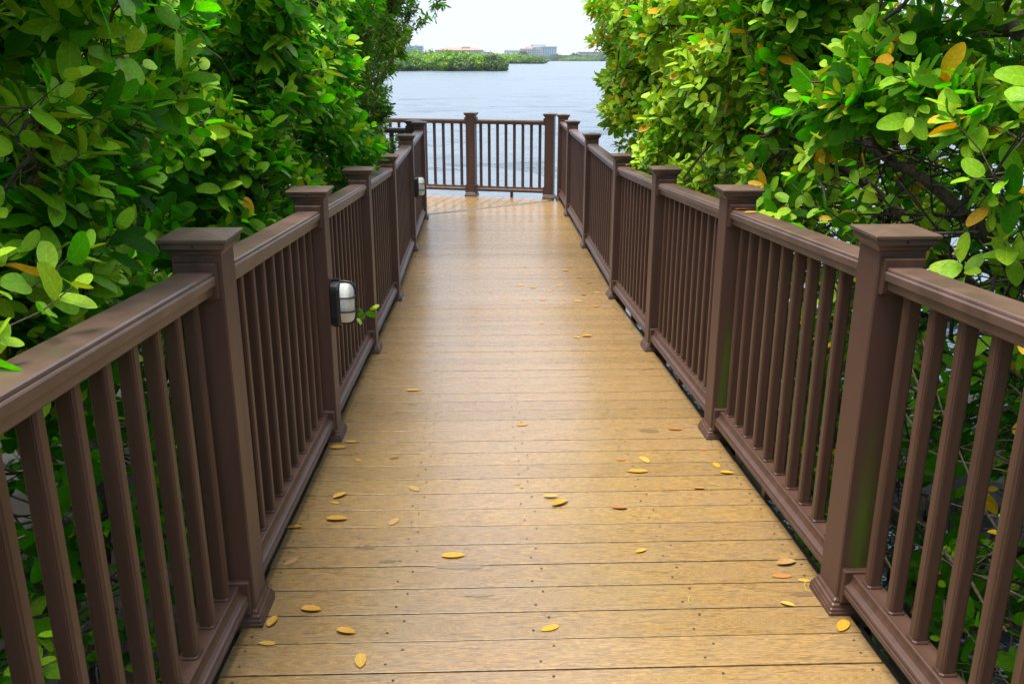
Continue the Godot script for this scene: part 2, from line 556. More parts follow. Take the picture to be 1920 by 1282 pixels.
func plank(parent: Node3D, poly: PackedVector2Array, height: Callable, along: Vector2, tilt: Vector3) -> void:
	# poly holds (x, z); top edges rounded, laid with its grain along "along"
	if poly.size() < 3: return
	if Geometry2D.is_polygon_clockwise(poly): poly.reverse()
	var mid := Vector2.ZERO
	for q in poly: mid += q / poly.size()
	var rings := []
	var ins := [0.0, 0.0, 0.0003, 0.0008]
	var drop := [-0.025, -0.0009, -0.0003, 0.0]
	var lift := rng.randf_range(-0.0007, 0.0007)
	for k in 4:
		var pp: PackedVector2Array = poly
		if ins[k] > 0.0:
			var got := Geometry2D.offset_polygon(poly, -ins[k], Geometry2D.JOIN_MITER)
			if got.is_empty() or got[0].size() != poly.size(): return
			pp = got[0]
			# offset_polygon may start elsewhere: turn it to match
			var best := 0
			for i in pp.size():
				if pp[i].distance_to(poly[0]) < pp[best].distance_to(poly[0]): best = i
			var turned := PackedVector2Array()
			var fwd := Geometry2D.is_polygon_clockwise(pp) == Geometry2D.is_polygon_clockwise(poly)
			for i in pp.size(): turned.append(pp[posmod(best + (i if fwd else -i), pp.size())])
			pp = turned
		var ring := PackedVector3Array()
		for q in pp: ring.append(Vector3(q.x, (height as Callable).call(-q.y) + drop[k] + lift, q.y))
		rings.append(ring)
	var mb := MB.new()
	var off := Vector2(rng.randf() * 3.0, 0.0)
	var cross := Vector2(-along.y, along.x)
	var flip := 1.0 if rng.randf() < 0.5 else -1.0
	var uv_of := func(p: Vector3) -> Vector2:
		var q := Vector2(p.x, p.z) - mid
		return Vector2(q.dot(along) * flip / 1.85, q.dot(cross) / 0.148 + 0.5) + off
	var k := poly.size()
	for r in 3:
		for i in k:
			var j := (i + 1) % k
			var A: Vector3 = rings[r][i]
			var B: Vector3 = rings[r][j]
			var C: Vector3 = rings[r + 1][j]
			var D: Vector3 = rings[r + 1][i]
			var nn := (B - A).cross(C - A).normalized()
			if nn.dot((A + B) * 0.5 - Vector3(mid.x, A.y - 0.02, mid.y)) < 0.0: nn = -nn
			mb.quad(A, B, C, D, nn, (uv_of as Callable).call(A), (uv_of as Callable).call(B), (uv_of as Callable).call(C), (uv_of as Callable).call(D))
	var topr: PackedVector3Array = rings[3]
	var flat := PackedVector2Array()
	for q in topr: flat.append(Vector2(q.x, q.z))
	var t := Geometry2D.triangulate_polygon(flat)
	for i in range(0, t.size(), 3):
		var a := topr[t[i]]
		var b := topr[t[i + 1]]
		var c := topr[t[i + 2]]
		mb.tri(a, b, c, tilt, tilt, tilt, (uv_of as Callable).call(a), (uv_of as Callable).call(b), (uv_of as Callable).call(c))
	put("plank", mb.mesh(M["board%d" % (rng.randi() % 6)]), parent)

func build_decks() -> void:
	rng.seed = 77
	var walk := Node3D.new()
	walk.name = "boardwalk"
	add_child(walk)
	struct(walk, "tan composite boardwalk of crosswise planks sloping down towards the water")
	var sd := (STRIP_B - STRIP_A).normalized()
	var side := Vector3(-sd.z, 0, sd.x)           # towards the viewer
	if side.z < 0: side = -side
	var near_a := STRIP_A - sd * 2.0 + side * 0.046
	var near_b := STRIP_B + sd * 2.0 + side * 0.046
	var near_region := PackedVector2Array([Vector2(near_a.x, near_a.z), Vector2(near_b.x, near_b.z), Vector2(near_b.x, 9), Vector2(near_a.x, 9)])
	var screws := MB.new()
	var j0 := -29
	for j in range(j0, 72):
		var d0 := 1.9748 + j * PITCH + 0.0028
		var d1 := d0 + PITCH - 0.0056
		var e0 := rng.randf_range(-0.003, 0.003)
		var e1 := rng.randf_range(-0.003, 0.003)
		var poly := PackedVector2Array([Vector2(-HALF_DECK + e0, -d0), Vector2(HALF_DECK + e1, -d0), Vector2(HALF_DECK + e1, -d1), Vector2(-HALF_DECK + e0, -d1)])
		if d1 > 10.7:
			var got := Geometry2D.intersect_polygons(poly, near_region)
			if got.is_empty(): continue
			poly = got[0]
			if absf(Geometry2D.is_polygon_clockwise(poly) as int) > 2: continue
		var slope := SLOPE if d1 < RAMP_END else 0.0
		var tilt := Vector3(0, 1, -slope).normalized()
		plank(walk, poly, deck_y, Vector2(1, 0), tilt)
		if d0 > 1.2 and d1 < 10.9:
			for sx in [-0.842, -0.437, -0.022, 0.425, 0.838]:
				for q in [0.27, 0.76]:
					var jit: float = 0.018 if q > 0.5 else -0.018
					var x: float = sx + jit * (1.0 if absf(sx) < 0.6 else 0.2) + rng.randf_range(-0.009, 0.009)
					var dd := lerpf(d0, d1, q + rng.randf_range(-0.05, 0.05))
					var at := Vector3(x, deck_y(dd) + 0.0012, -dd)
					var ring := PackedVector3Array()
					for s in 7: ring.append(at + Vector3(cos(s * TAU / 7), 0, sin(s * TAU / 7)) * rng.randf_range(0.0037, 0.0045))
					for s in 7: screws.tri(at + Vector3(0, 0.0004, 0), ring[s], ring[(s + 1) % 7], Vector3.UP, Vector3.UP, Vector3.UP)
	# damp and dirty marks left on the boards
	var sf := noise_of(19, 1.0, 2)
	for st in [[-0.27, 2.545, 0.085, 0.022, 0], [-0.59, 2.68, 0.035, 0.014, 1], [-0.50, 2.58, 0.028, 0.012, 1], [-0.20, 2.36, 0.045, 0.010, 0], [0.79, 2.33, 0.04, 0.014, 1], [0.65, 2.83, 0.02, 0.012, 1], [0.58, 3.80, 0.05, 0.03, 1]]:
		var mk := MB.new()
		var ring := PackedVector3Array()
		var c := Vector3(st[0], deck_y(st[1]) + 0.0016, -st[1])
		for q in 26:
			var a := q * TAU / 26
			var rr := 1.0 + 0.55 * sf.get_noise_2d(cos(a) * 1.6 + st[0] * 40.0, sin(a) * 1.6)
			var px: float = st[0] + cos(a) * st[2] * rr
			var pd: float = st[1] + sin(a) * st[3] * rr
			ring.append(Vector3(px, deck_y(pd) + 0.0016, -pd))
		for q in 26: mk.tri(c, ring[q], ring[(q + 1) % 26], Vector3.UP, Vector3.UP, Vector3.UP)
		put("stain", mk.mesh(M.damp if st[4] == 0 else M.dirt), walk)
	var so := put("screw", screws.mesh(M.screw), walk)
	so.set_meta("kind", "stuff")
	# what carries it: joists lengthwise, rims, piles
	for sx in [-0.842, -0.437, -0.022, 0.425, 0.838]:
		var mb := MB.new()
		for seg in [[-2.2, RAMP_END], [RAMP_END, 10.9]]:
			var a := Vector3(sx, deck_y(seg[0]) - 0.105, -seg[0])
			var b := Vector3(sx, deck_y(seg[1]) - 0.105, -seg[1])
			mb.sweep(PackedVector2Array([Vector2(-0.02, -0.075), Vector2(0.02, -0.075), Vector2(0.02, 0.075), Vector2(-0.02, 0.075)]), a, b, Vector3.RIGHT)
		put("joist", mb.mesh(M.beam), walk)
	for s in [-1.0, 1.0]:
		var mb := MB.new()
		for seg in [[-2.2, RAMP_END], [RAMP_END, 11.0 if s < 0 else 12.2]]:
			var a := Vector3(s * 0.902, deck_y(seg[0]) - 0.15, -seg[0])
			var b := Vector3(s * 0.902, deck_y(seg[1]) - 0.15, -seg[1])
			mb.sweep(PackedVector2Array([Vector2(-0.018, -0.11), Vector2(0.018, -0.11), Vector2(0.018, 0.118), Vector2(-0.018, 0.118)]), a, b, Vector3.RIGHT)
		put("rim_board", mb.mesh(M.beam), walk)
		for d in LEFT_POSTS:
			put("pile", shared.pile, walk, Transform3D(Basis.IDENTITY, Vector3(s * 0.80, deck_y(d), -d)))
	# landing, turned with the far railing
	var land := Node3D.new()
	land.name = "landing_deck"
	add_child(land)
	struct(land, "tan landing of slanting planks at the end of the boardwalk, above the water")
	var y := deck_y(99.0)
	var to2 := func(v: Vector3) -> Vector2: return Vector2(v.x, v.z)
	var fa := STRIP_A - side * 0.046
	var fb := STRIP_B - side * 0.046
	var region := PackedVector2Array([(to2 as Callable).call(fa), (to2 as Callable).call(fb + sd * 0.05), (to2 as Callable).call(FAR_POST + ALONG * 1.16 - OUT * 0.025), (to2 as Callable).call(FAR_POST - ALONG * 4.4 - OUT * 0.025), (to2 as Callable).call(BRANCH_POST - ALONG * 3.75 + OUT * 0.025), (to2 as Callable).call(BRANCH_POST + OUT * 0.025)])
	for k in range(-33, 12):
		var t0 := k * 0.1436 + 0.05
		var t1 := t0 + 0.1384
		var c0 := FAR_POST + ALONG * t0
		var c1 := FAR_POST + ALONG * t1
		var poly := PackedVector2Array([(to2 as Callable).call(c0 + OUT * 0.3), (to2 as Callable).call(c1 + OUT * 0.3), (to2 as Callable).call(c1 - OUT * 3.0), (to2 as Callable).call(c0 - OUT * 3.0)])
		for got in Geometry2D.intersect_polygons(poly, region):
			plank(land, got, deck_y, Vector2(OUT.x, OUT.z), Vector3.UP)
	var mbs := MB.new()
	mbs.box(STRIP_A.lerp(STRIP_B, 0.5) + Vector3(0, y - 0.011, 0), Vector3((STRIP_B - STRIP_A).length() - 0.02, 0.026, 0.082), Basis(Vector3.UP, atan2(-sd.z, sd.x)))
	put("transition_strip", mbs.mesh(M.strip), land)
	var mb2 := MB.new()
	var by := atan2(-ALONG.z, ALONG.x)
	mb2.box(FAR_POST - ALONG * 1.65 - OUT * 0.02 + Vector3(0, y - 0.145, 0), Vector3(5.6, 0.23, 0.036), Basis(Vector3.UP, by))
	mb2.box(BRANCH_POST - ALONG * 1.9 + OUT * 0.03 + Vector3(0, y - 0.145, 0), Vector3(3.7, 0.23, 0.036), Basis(Vector3.UP, by))
	mb2.box(STRIP_A.lerp(STRIP_B, 0.5) + Vector3(0, y - 0.1, 0), Vector3(1.9, 0.14, 0.15), Basis(Vector3.UP, atan2(-sd.z, sd.x)))
	put("rim_board", mb2.mesh(M.beam), land)
	for c in [CORNER_POST, FAR_POST, FAR_POST - ALONG * 1.84]:
		put("pile", shared.pile, land, Transform3D(Basis(Vector3.UP, by), c - OUT * 0.1 + Vector3(0, y, 0)))

# ------------------------------------------------------------------ lamps

func rounded_rect(hw: float, hh: float, r: float, x: float, seg := 5) -> PackedVector3Array:
	# in the y-z plane at x
	var p := PackedVector3Array()
	for c in 4:
		var cx := (hw - r) * (1 if c in [0, 3] else -1)
		var cy := (hh - r) * (1 if c in [0, 1] else -1)
		for s in seg + 1:
			var a := c * PI / 2 + s * (PI / 2) / seg
			p.append(Vector3(x, cy + r * sin(a), cx + r * cos(a)))
	return p

func lamp(d: float, label: String) -> void:
	var face := -RAIL_X + 0.0625
	var o := thing("bulkhead_lamp", label, "lamp", "bulkhead lamps on the left railing posts", Transform3D(Basis.IDENTITY, Vector3(face, deck_y(d) + 0.632, -d)))
	var mb := MB.new()
	var rings := [rounded_rect(0.054, 0.098, 0.042, 0.0005), rounded_rect(0.056, 0.100, 0.044, 0.004), rounded_rect(0.056, 0.100, 0.044, 0.030), rounded_rect(0.053, 0.097, 0.041, 0.040), rounded_rect(0.050, 0.094, 0.039, 0.043), rounded_rect(0.045, 0.089, 0.036, 0.043)]
	mb.loft(rings)
	for s in [-1.0, 1.0]: mb.box(Vector3(0.022, s * 0.102, 0), Vector3(0.034, 0.010, 0.026))
	put("housing", mb.mesh(M.black), o)
	# ribbed glass: a rounded dome, smooth normals towards the front
	mb = MB.new()
	var lev := [[0.0445, 0.088, 0.036, 0.040], [0.0445, 0.088, 0.036, 0.060], [0.0435, 0.087, 0.036, 0.074], [0.0400, 0.0835, 0.034, 0.085], [0.034, 0.077, 0.030, 0.092], [0.024, 0.066, 0.022, 0.096], [0.004, 0.046, 0.003, 0.098]]
	var rr := []
	for l in lev: rr.append(rounded_rect(l[0], l[1], l[2], l[3]))
	var k: int = rr[0].size()
	for r in rr.size() - 1:
		for i in k:
			var j := (i + 1) % k
			var pts := [rr[r][i], rr[r][j], rr[r + 1][j], rr[r + 1][i]]
			var nn := []
			for p in pts:
				var g := Vector3(0, p.y * 0.55, p.z)
				var lift := smoothstep(0.055, 0.098, p.x)
				nn.append((g.normalized() * (1.0 - lift * 0.93) + Vector3(lift * 1.1, 0, 0)).normalized())
			var u := []
			for p in pts: u.append(Vector2(0.5, p.y / 0.18 + 0.5))
			mb.tri(pts[0], pts[1], pts[2], nn[0], nn[1], nn[2], u[0], u[1], u[2])
			mb.tri(pts[0], pts[2], pts[3], nn[0], nn[2], nn[3], u[0], u[2], u[3])
	put("glass", mb.mesh(M.diffuser), o)
	mb = MB.new()
	# cage: two hoops across, a ring round the front, two uprights
	for y in [-0.031, 0.031]:
		var pts := PackedVector3Array()
		for q in [Vector2(0.038, -0.050), Vector2(0.070, -0.050), Vector2(0.088, -0.046), Vector2(0.099, -0.036), Vector2(0.104, -0.018), Vector2(0.105, 0.0), Vector2(0.104, 0.018), Vector2(0.099, 0.036), Vector2(0.088, 0.046), Vector2(0.070, 0.050), Vector2(0.038, 0.050)]:
			pts.append(Vector3(q.x, y, q.y))
		var rad := PackedFloat32Array()
		for q in pts: rad.append(0.0040)
		mb.tube(pts, rad, 6)
	var loop := PackedVector3Array()
	var rad2 := PackedFloat32Array()
	for q in [Vector2(0.036, 0.094), Vector2(0.066, 0.094), Vector2(0.084, 0.090), Vector2(0.097, 0.078), Vector2(0.104, 0.060), Vector2(0.106, 0.030), Vector2(0.106, -0.030), Vector2(0.104, -0.060), Vector2(0.097, -0.078), Vector2(0.084, -0.090), Vector2(0.066, -0.094), Vector2(0.036, -0.094)]:
		loop.append(Vector3(q.x, q.y, 0))
		rad2.append(0.0060)
	mb.tube(loop, rad2, 6)
	put("cage", mb.mesh(M.black), o)

# ------------------------------------------------------------------ leaves and trees

const GREENS := {
	"broad": [[0.056, 0.205, 0.012], [0.088, 0.310, 0.015], [0.140, 0.435, 0.018], [0.215, 0.560, 0.022], [0.325, 0.675, 0.028], [0.450, 0.760, 0.040], [0.84, 0.54, 0.018], [0.76, 0.42, 0.015]],
	"narrow": [[0.095, 0.170, 0.034], [0.140, 0.235, 0.048], [0.195, 0.305, 0.062], [0.265, 0.385, 0.080], [0.360, 0.460, 0.120]],
}

func leaf_texture() -> ImageTexture:
	var w := 64
	var h := 128
	var img := Image.create(w, h, false, Image.FORMAT_RGB8)
	var f := noise_of(501, 0.05, 4)
	for j in h:
		for i in w:
			var x := absf(i - w * 0.5 + 0.5) / (w * 0.5)
			var y := float(j) / h
			var q := 0.86 + 0.10 * f.get_noise_2d(i, j)
			var vein := exp(-pow(x / 0.05, 2.0))
			q += 0.14 * vein * (1.0 - 0.5 * y)
			var sv := absf(fposmod(y * 9.0 - x * 2.2, 1.0) - 0.5)
			q += 0.035 * smoothstep(0.08, 0.0, sv)
			q += 0.06 * smoothstep(0.82, 1.0, x)
			img.set_pixel(i, j, Color(q, q, q * 0.97).clamp())
	return tex(img)

func leaf_mesh(aspect: float, fold: float, droop: float, tipw: float, material: Material, stem := 0.08) -> ArrayMesh:
	# along +z, length 1 without its stem, faces +y
	var mb := MB.new()
	var rows := 8
	var P := []
	var N := []
	var U := []
	for i in rows + 1:
		var t := 0.5 - 0.5 * cos(PI * i / rows)
		var wd := aspect * 0.5 * pow(sin(PI * pow(t, tipw)), 0.48) if i > 0 and i < rows else 0.012
		var y0 := -droop * t * t
		var slope := -2.0 * droop * t
		var p := []
		var n := []
		var u := []
		for c in 3:
			var s := c - 1.0
			p.append(Vector3(s * wd, y0 + absf(s) * wd * fold + (0.018 * sin(t * 9.0 + s) if absf(s) > 0.5 else 0.0), stem + t))
			n.append(Vector3(-s * fold * 0.8, 1, -slope).normalized())
			u.append(Vector2(0.5 + s * 0.49, t))
		P.append(p)
		N.append(n)
		U.append(u)
	for i in rows:
		for c in 2:
			mb.tri(P[i][c], P[i][c + 1], P[i + 1][c + 1], N[i][c], N[i][c + 1], N[i + 1][c + 1], U[i][c], U[i][c + 1], U[i + 1][c + 1])
			mb.tri(P[i][c], P[i + 1][c + 1], P[i + 1][c], N[i][c], N[i + 1][c + 1], N[i + 1][c], U[i][c], U[i + 1][c + 1], U[i + 1][c])
	# petiole
	for s in [Vector3.UP, Vector3.RIGHT]:
		var w: Vector3 = s * 0.012
		var nn: Vector3 = Vector3.RIGHT if s == Vector3.UP else Vector3.UP
		mb.quad(-w, w, w + Vector3(0, 0, stem + 0.02), -w + Vector3(0, 0, stem + 0.02), nn, Vector2(0.5, 0), Vector2(0.5, 0), Vector2(0.5, 0.1), Vector2(0.5, 0.1))
	return mb.mesh(material)

func make_leaves() -> void:
	var t := leaf_texture()
	for kind in GREENS:
		leaf_meshes[kind] = []
		for col in GREENS[kind]:
			var m := std(lin(col[0], col[1], col[2]), 0.42 if kind == "broad" else 0.5)
			m.albedo_texture = t
			m.metallic_specular = 0.28
			m.backlight_enabled = true
			m.backlight = Color(0.90, 1.24, 0.32) if col[0] < 0.3 else Color(0.8, 0.7, 0.3)
			var a := 0.54 if kind == "broad" else 0.34
			leaf_meshes[kind].append([leaf_mesh(a, 0.22, 0.10, 0.93, m), leaf_mesh(a * 1.08, 0.10, 0.20, 0.88, m), leaf_mesh(a * 0.9, 0.34, 0.04, 1.0, m)])

func bendy(mb: MB, a: Vector3, b: Vector3, r0: float, r1: float, seg: int, wig: float, sides: int, sag := 0.0) -> PackedVector3Array:
	var pts := PackedVector3Array()
	var rad := PackedFloat32Array()
	var long := a.distance_to(b)
	var off := Vector3(rng.randf_range(-1, 1), rng.randf_range(-1, 1), rng.randf_range(-1, 1)) * wig * long
	for i in seg + 1:
		var t := float(i) / seg
		var p := a.lerp(b, t) + off * sin(PI * t) - Vector3(0, sag * sin(PI * t) * long, 0)
		if i > 0 and i < seg: p += Vector3(rng.randf_range(-1, 1), rng.randf_range(-1, 1), rng.randf_range(-1, 1)) * wig * long * 0.35
		pts.append(p)
		rad.append(lerpf(r0, r1, t))
	mb.tube(pts, rad, sides)
	return pts

func nearest(nodes: PackedVector3Array, p: Vector3, lift := 0.0) -> int:
	var best := 0
	var bd := 1e9
	for i in nodes.size():
		var q := nodes[i]
		var dd := p.distance_squared_to(q)
		if q.y > p.y: dd += lift * (q.y - p.y)
		if dd < bd:
			bd = dd
			best = i
	return best

func edge_of(cfg: Dictionary, y: float, d: float) -> float:
	# how near to the walkway's middle the crown comes at that height and place
	var e: float = cfg.edge
	e += bump_noise.get_noise_3d(d * 1.0, y * 1.3, cfg.seed * 3.1) * 0.34 * cfg.get("rough", 1.0) + bump_noise.get_noise_3d(d * 3.1, y * 3.3, cfg.seed * 7.7) * 0.12
	var rel := y - deck_y(d)
	if rel < 0.95: e = maxf(e, 1.10) + (0.95 - rel) * 0.16
	elif rel < 1.15: e = maxf(e, 0.98)
	if rel > 1.5: e += cfg.get("lean", 0.0) * (rel - 1.5)
	if cfg.has("roof") and rel > 2.0: e -= minf(1.0, (rel - 2.0) * 0.9)
	return e

func grow(cfg: Dictionary) -> Node3D:
	rng.seed = cfg.seed
	var side: float = cfg.side
	var o := thing(cfg.name, cfg.label, "tree", cfg.get("group", ""), Transform3D(Basis.IDENTITY, Vector3(cfg.x, WATER_Y, -cfg.d)))
	var base := Vector3(cfg.x, WATER_Y, -cfg.d)
	var kind: String = cfg.kind
	var wood := MB.new()
	var nodes := PackedVector3Array()
	var spot := func(shallow: float) -> Vector3:
		for tries in 40:
			var d := rng.randf_range(cfg.d0, cfg.d1)
			var y := lerpf(cfg.y0, cfg.y1, pow(rng.randf(), cfg.get("low", 0.95)))
			var e := edge_of(cfg, y, d)
			if y - deck_y(d) < cfg.get("under_top", 0.75) and rng.randf() < cfg.get("under", 0.84): continue
			var u := -log(1.0 - rng.randf() * 0.985) * shallow
			if e + u > absf(cfg.x) + cfg.get("back", 1.2): continue
			# the crown narrows towards the ends and the top
			var q: float = (d - (cfg.d0 + cfg.d1) * 0.5) / ((cfg.d1 - cfg.d0) * 0.5)
			if cfg.has("round") and pow(absf(q), 2.5) + pow(maxf(0.0, (y - cfg.mid) / (cfg.y1 - cfg.mid)), 2.5) + pow(maxf(0.0, (cfg.mid - y) / (cfg.mid - cfg.y0)), 4.0) > 1.0 + bump_noise.get_noise_3d(d * 2.0, y * 2.0, 9.0) * 0.5: continue
			if bump_noise.get_noise_3d(d * 2.2 + 40.0, y * 2.2, (e + u) * 2.2 + cfg.seed) < cfg.get("gaps", -0.18): continue
			return Vector3(side * (e + u), y, -d)
		return Vector3(side * (absf(cfg.x) + 0.3), cfg.y0 + 0.6, -cfg.d)
	# stems
	var stems: int = cfg.get("stems", 3)
	for s in stems:
		var foot := base + Vector3(rng.randf_range(-0.35, 0.35), -0.25, rng.randf_range(-0.5, 0.5))
		var q: Vector3 = (spot as Callable).call(0.8)
		var head := Vector3(lerpf(base.x, q.x, 0.35) + side * 0.15, lerpf(0.6, cfg.y1, 0.55) + rng.randf_range(-0.3, 0.5), lerpf(base.z, q.z, 0.8))
		var r0: float = cfg.get("trunk", 0.065) * rng.randf_range(0.75, 1.15)
		var pts := bendy(wood, foot, head, r0, r0 * 0.5, 9, 0.10, 8)
		for p in pts:
			if p.y > -0.4: nodes.append(p)
		# prop roots
		for k in cfg.get("roots", 3):
			var from := foot.lerp(head, rng.randf_range(0.12, 0.42))
			var a := rng.randf() * TAU
			var reach := rng.randf_range(0.25, 0.8)
			var to := Vector3(from.x + cos(a) * reach, WATER_Y - 0.2, from.z + sin(a) * reach)
			if absf(to.x) < 1.0: to.x = side * 1.05
			bendy(wood, from, to, r0 * 0.42, r0 * 0.30, 6, 0.10, 6, -0.16)
	for b in cfg.get("boughs", []):
		var c := Curve3D.new()
		for i in 4:
			var tan: Vector3 = (b[mini(i + 1, 3)] - b[maxi(i - 1, 0)]) * 0.22
			c.add_point(b[i], -tan, tan)
		var bp := PackedVector3Array()
		var br := PackedFloat32Array()
		for i in 13:
			bp.append(c.sample_baked(c.get_baked_length() * i / 12.0) + Vector3(rng.randf_range(-1, 1), rng.randf_range(-1, 1), rng.randf_range(-1, 1)) * 0.012)
			br.append(b[4] * lerpf(1.0, 0.5, i / 12.0) * rng.randf_range(0.9, 1.12))
			nodes.append(bp[i])
		wood.tube(bp, br, 8)
	for b in cfg.get("tangle", []):
		# bare crossing twigs where the shade has taken the leaves
		for k in b[2]:
			var lo: Vector3 = b[0]
			var hi: Vector3 = b[1]
			var from := Vector3(rng.randf_range(lo.x, hi.x), rng.randf_range(lo.y, hi.y), rng.randf_range(lo.z, hi.z))
			var dir := Vector3(rng.randf_range(-1, 1), rng.randf_range(-0.55, 0.75), rng.randf_range(-1, 1)).normalized()
			var to := from + dir * rng.randf_range(0.3, 0.9)
			if absf(to.x) < 1.08: to.x = side * rng.randf_range(1.08, 1.2)
			var r := rng.randf_range(0.0025, 0.0075)
			bendy(wood, from, to, r, r * 0.5, 4, 0.10, 4)
	# limbs, branches, branchlets
	for level in [[cfg.get("limbs", 12), 0.030, 0.014, 6, 0.10, 6, 1.1], [cfg.get("limbs", 12) * 5, 0.012, 0.006, 5, 0.12, 5, 0.8], [cfg.get("limbs", 12) * 20, 0.0058, 0.0032, 4, 0.12, 4, 0.6]]:
		var grown := []
		for k in level[0]:
			var to: Vector3 = (spot as Callable).call(level[6])
			var at := nodes[nearest(nodes, to, 0.6)]
			grown.append(bendy(wood, at, to, level[1], level[2], level[3], level[4], level[5], -0.06))
		for g in grown:
			for i in range(1, g.size()): nodes.append(g[i])
	var tips: int = cfg.tips
	var placed := []
	var palettes: Array = cfg.palette
	var size0: float = cfg.leaf
	var sprigs: Array = cfg.get("sprigs", [])
	for k in range(-sprigs.size(), tips):
		var tip: Vector3
		var at: Vector3
		var own := []
		if k < 0:
			own = sprigs[-1 - k]
			at = own[0]
			tip = own[1]
		else:
			tip = (spot as Callable).call(0.34 if rng.randf() < 0.65 else 0.95)
			at = nodes[nearest(nodes, tip, 0.4)]
			if at.distance_to(tip) > 0.55: at = tip + (at - tip).normalized() * 0.55
		var grow_dir := (tip - at).normalized()
		var face := Vector3(-side * 0.55, 0.65 + rng.randf_range(-0.5, 0.4), rng.randf_range(-0.5, 0.5))
		var t := (grow_dir + face * 0.8).normalized()
		var cluster := int(rng.randi() % 100)
		var pairs := rng.randi_range(2, 4) if kind == "broad" else rng.randi_range(4, 6)
		if own: pairs = own[3]
		var gap := size0 * rng.randf_range(0.28, 0.5)
		var knee := tip - t * (pairs * gap)
		var pts := PackedVector3Array([at, at.lerp(knee, 0.5) + Vector3(0, 0.012, 0), knee, tip])
		wood.tube(pts, PackedFloat32Array([0.0030, 0.0026, 0.0022, 0.0014]), 3)
		var u := t.cross(Vector3.UP)
		if u.length() < 0.1: u = t.cross(Vector3.RIGHT)
		u = u.normalized()
		var w := t.cross(u).normalized()
		var turn := rng.randf() * TAU
		var tone: int = own[2] if own else palettes[cluster % palettes.size()]
		var grown_size: float = own[4] if own else size0
		for p in pairs + 1:
			var count := 2 if p < pairs else rng.randi_range(1, 2)
			for s in count:
				var az := turn + p * PI / 2 + s * PI + rng.randf_range(-0.35, 0.35)
				var open := lerpf(1.25, 0.55, float(p) / (pairs + 0.01)) + rng.randf_range(-0.25, 0.25)
				var radial := u * cos(az) + w * sin(az)
				var dir := (t * cos(open) + radial * sin(open) + Vector3(0, -0.26 if p < pairs else -0.05, 0)).normalized()
				var up := (t * 0.55 + Vector3(-side * 0.36, 0.50, 0.14) + Vector3(rng.randf_range(-1, 1), rng.randf_range(-1, 1), rng.randf_range(-1, 1)) * 0.5)
				up = (up - dir * up.dot(dir)).normalized()
				var x := up.cross(dir)
				var from := tip - t * ((pairs - p) * gap) + Vector3(rng.randf_range(-1, 1), rng.randf_range(-1, 1), rng.randf_range(-1, 1)) * 0.006
				var young := p == pairs
				var sz := grown_size * rng.randf_range(0.72, 1.18) * (0.62 if young else 1.0)
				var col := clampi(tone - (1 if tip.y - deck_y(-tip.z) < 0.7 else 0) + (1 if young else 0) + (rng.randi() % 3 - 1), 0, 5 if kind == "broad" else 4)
				if kind == "broad" and rng.randf() < cfg.get("yellow", 0.009): col = 6 + (rng.randi() % 4) / 3
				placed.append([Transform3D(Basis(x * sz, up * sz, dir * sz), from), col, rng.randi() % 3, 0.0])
	var inv := o.transform.affine_inverse()
	var wm := wood.mesh(M.bark)
	var wo := put("trunk", wm, o)
	wo.position = -o.position
	# the 300 leaves that show largest are parts of their own
	var cam := Transform3D(Basis.from_euler(Vector3(deg_to_rad(-17.639), deg_to_rad(-1.954), 0)), EYE).affine_inverse()
	for l in placed:
		var p: Vector3 = cam * (l[0].origin as Vector3)
		if p.z > -0.3 or absf(p.x) > -p.z * 0.60 or absf(p.y) > -p.z * 0.41: continue
		var open_side: float = 1.0 / (0.35 + maxf(0.0, absf(l[0].origin.x) - cfg.edge))
		l[3] = l[0].basis.z.length() / -p.z * minf(open_side, 3.0)
	placed.sort_custom(func(a, b): return a[3] > b[3])
	var singles := 0
	if cfg.get("parts", true):
		while singles < 300 and singles < placed.size() and placed[singles][3] > 0.0:
			var l: Array = placed[singles]
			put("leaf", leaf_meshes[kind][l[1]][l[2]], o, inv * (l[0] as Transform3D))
			singles += 1
	# the rest, joined by tone and shape
	var bins := {}
	for i in range(singles, placed.size()):
		var l: Array = placed[i]
		var key: int = l[1] * 3 + l[2]
		if not bins.has(key): bins[key] = []
		bins[key].append(l[0])
	for key in bins:
		var mm := MultiMesh.new()
		mm.transform_format = MultiMesh.TRANSFORM_3D
		mm.mesh = leaf_meshes[kind][key / 3][key % 3]
		mm.instance_count = bins[key].size()
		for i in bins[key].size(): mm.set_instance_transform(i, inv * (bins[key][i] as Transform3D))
		var mi := MultiMeshInstance3D.new()
		mi.multimesh = mm
		mi.name = "foliage"
		o.add_child(mi, true)
		mi.set_meta("kind", "stuff")
	return o

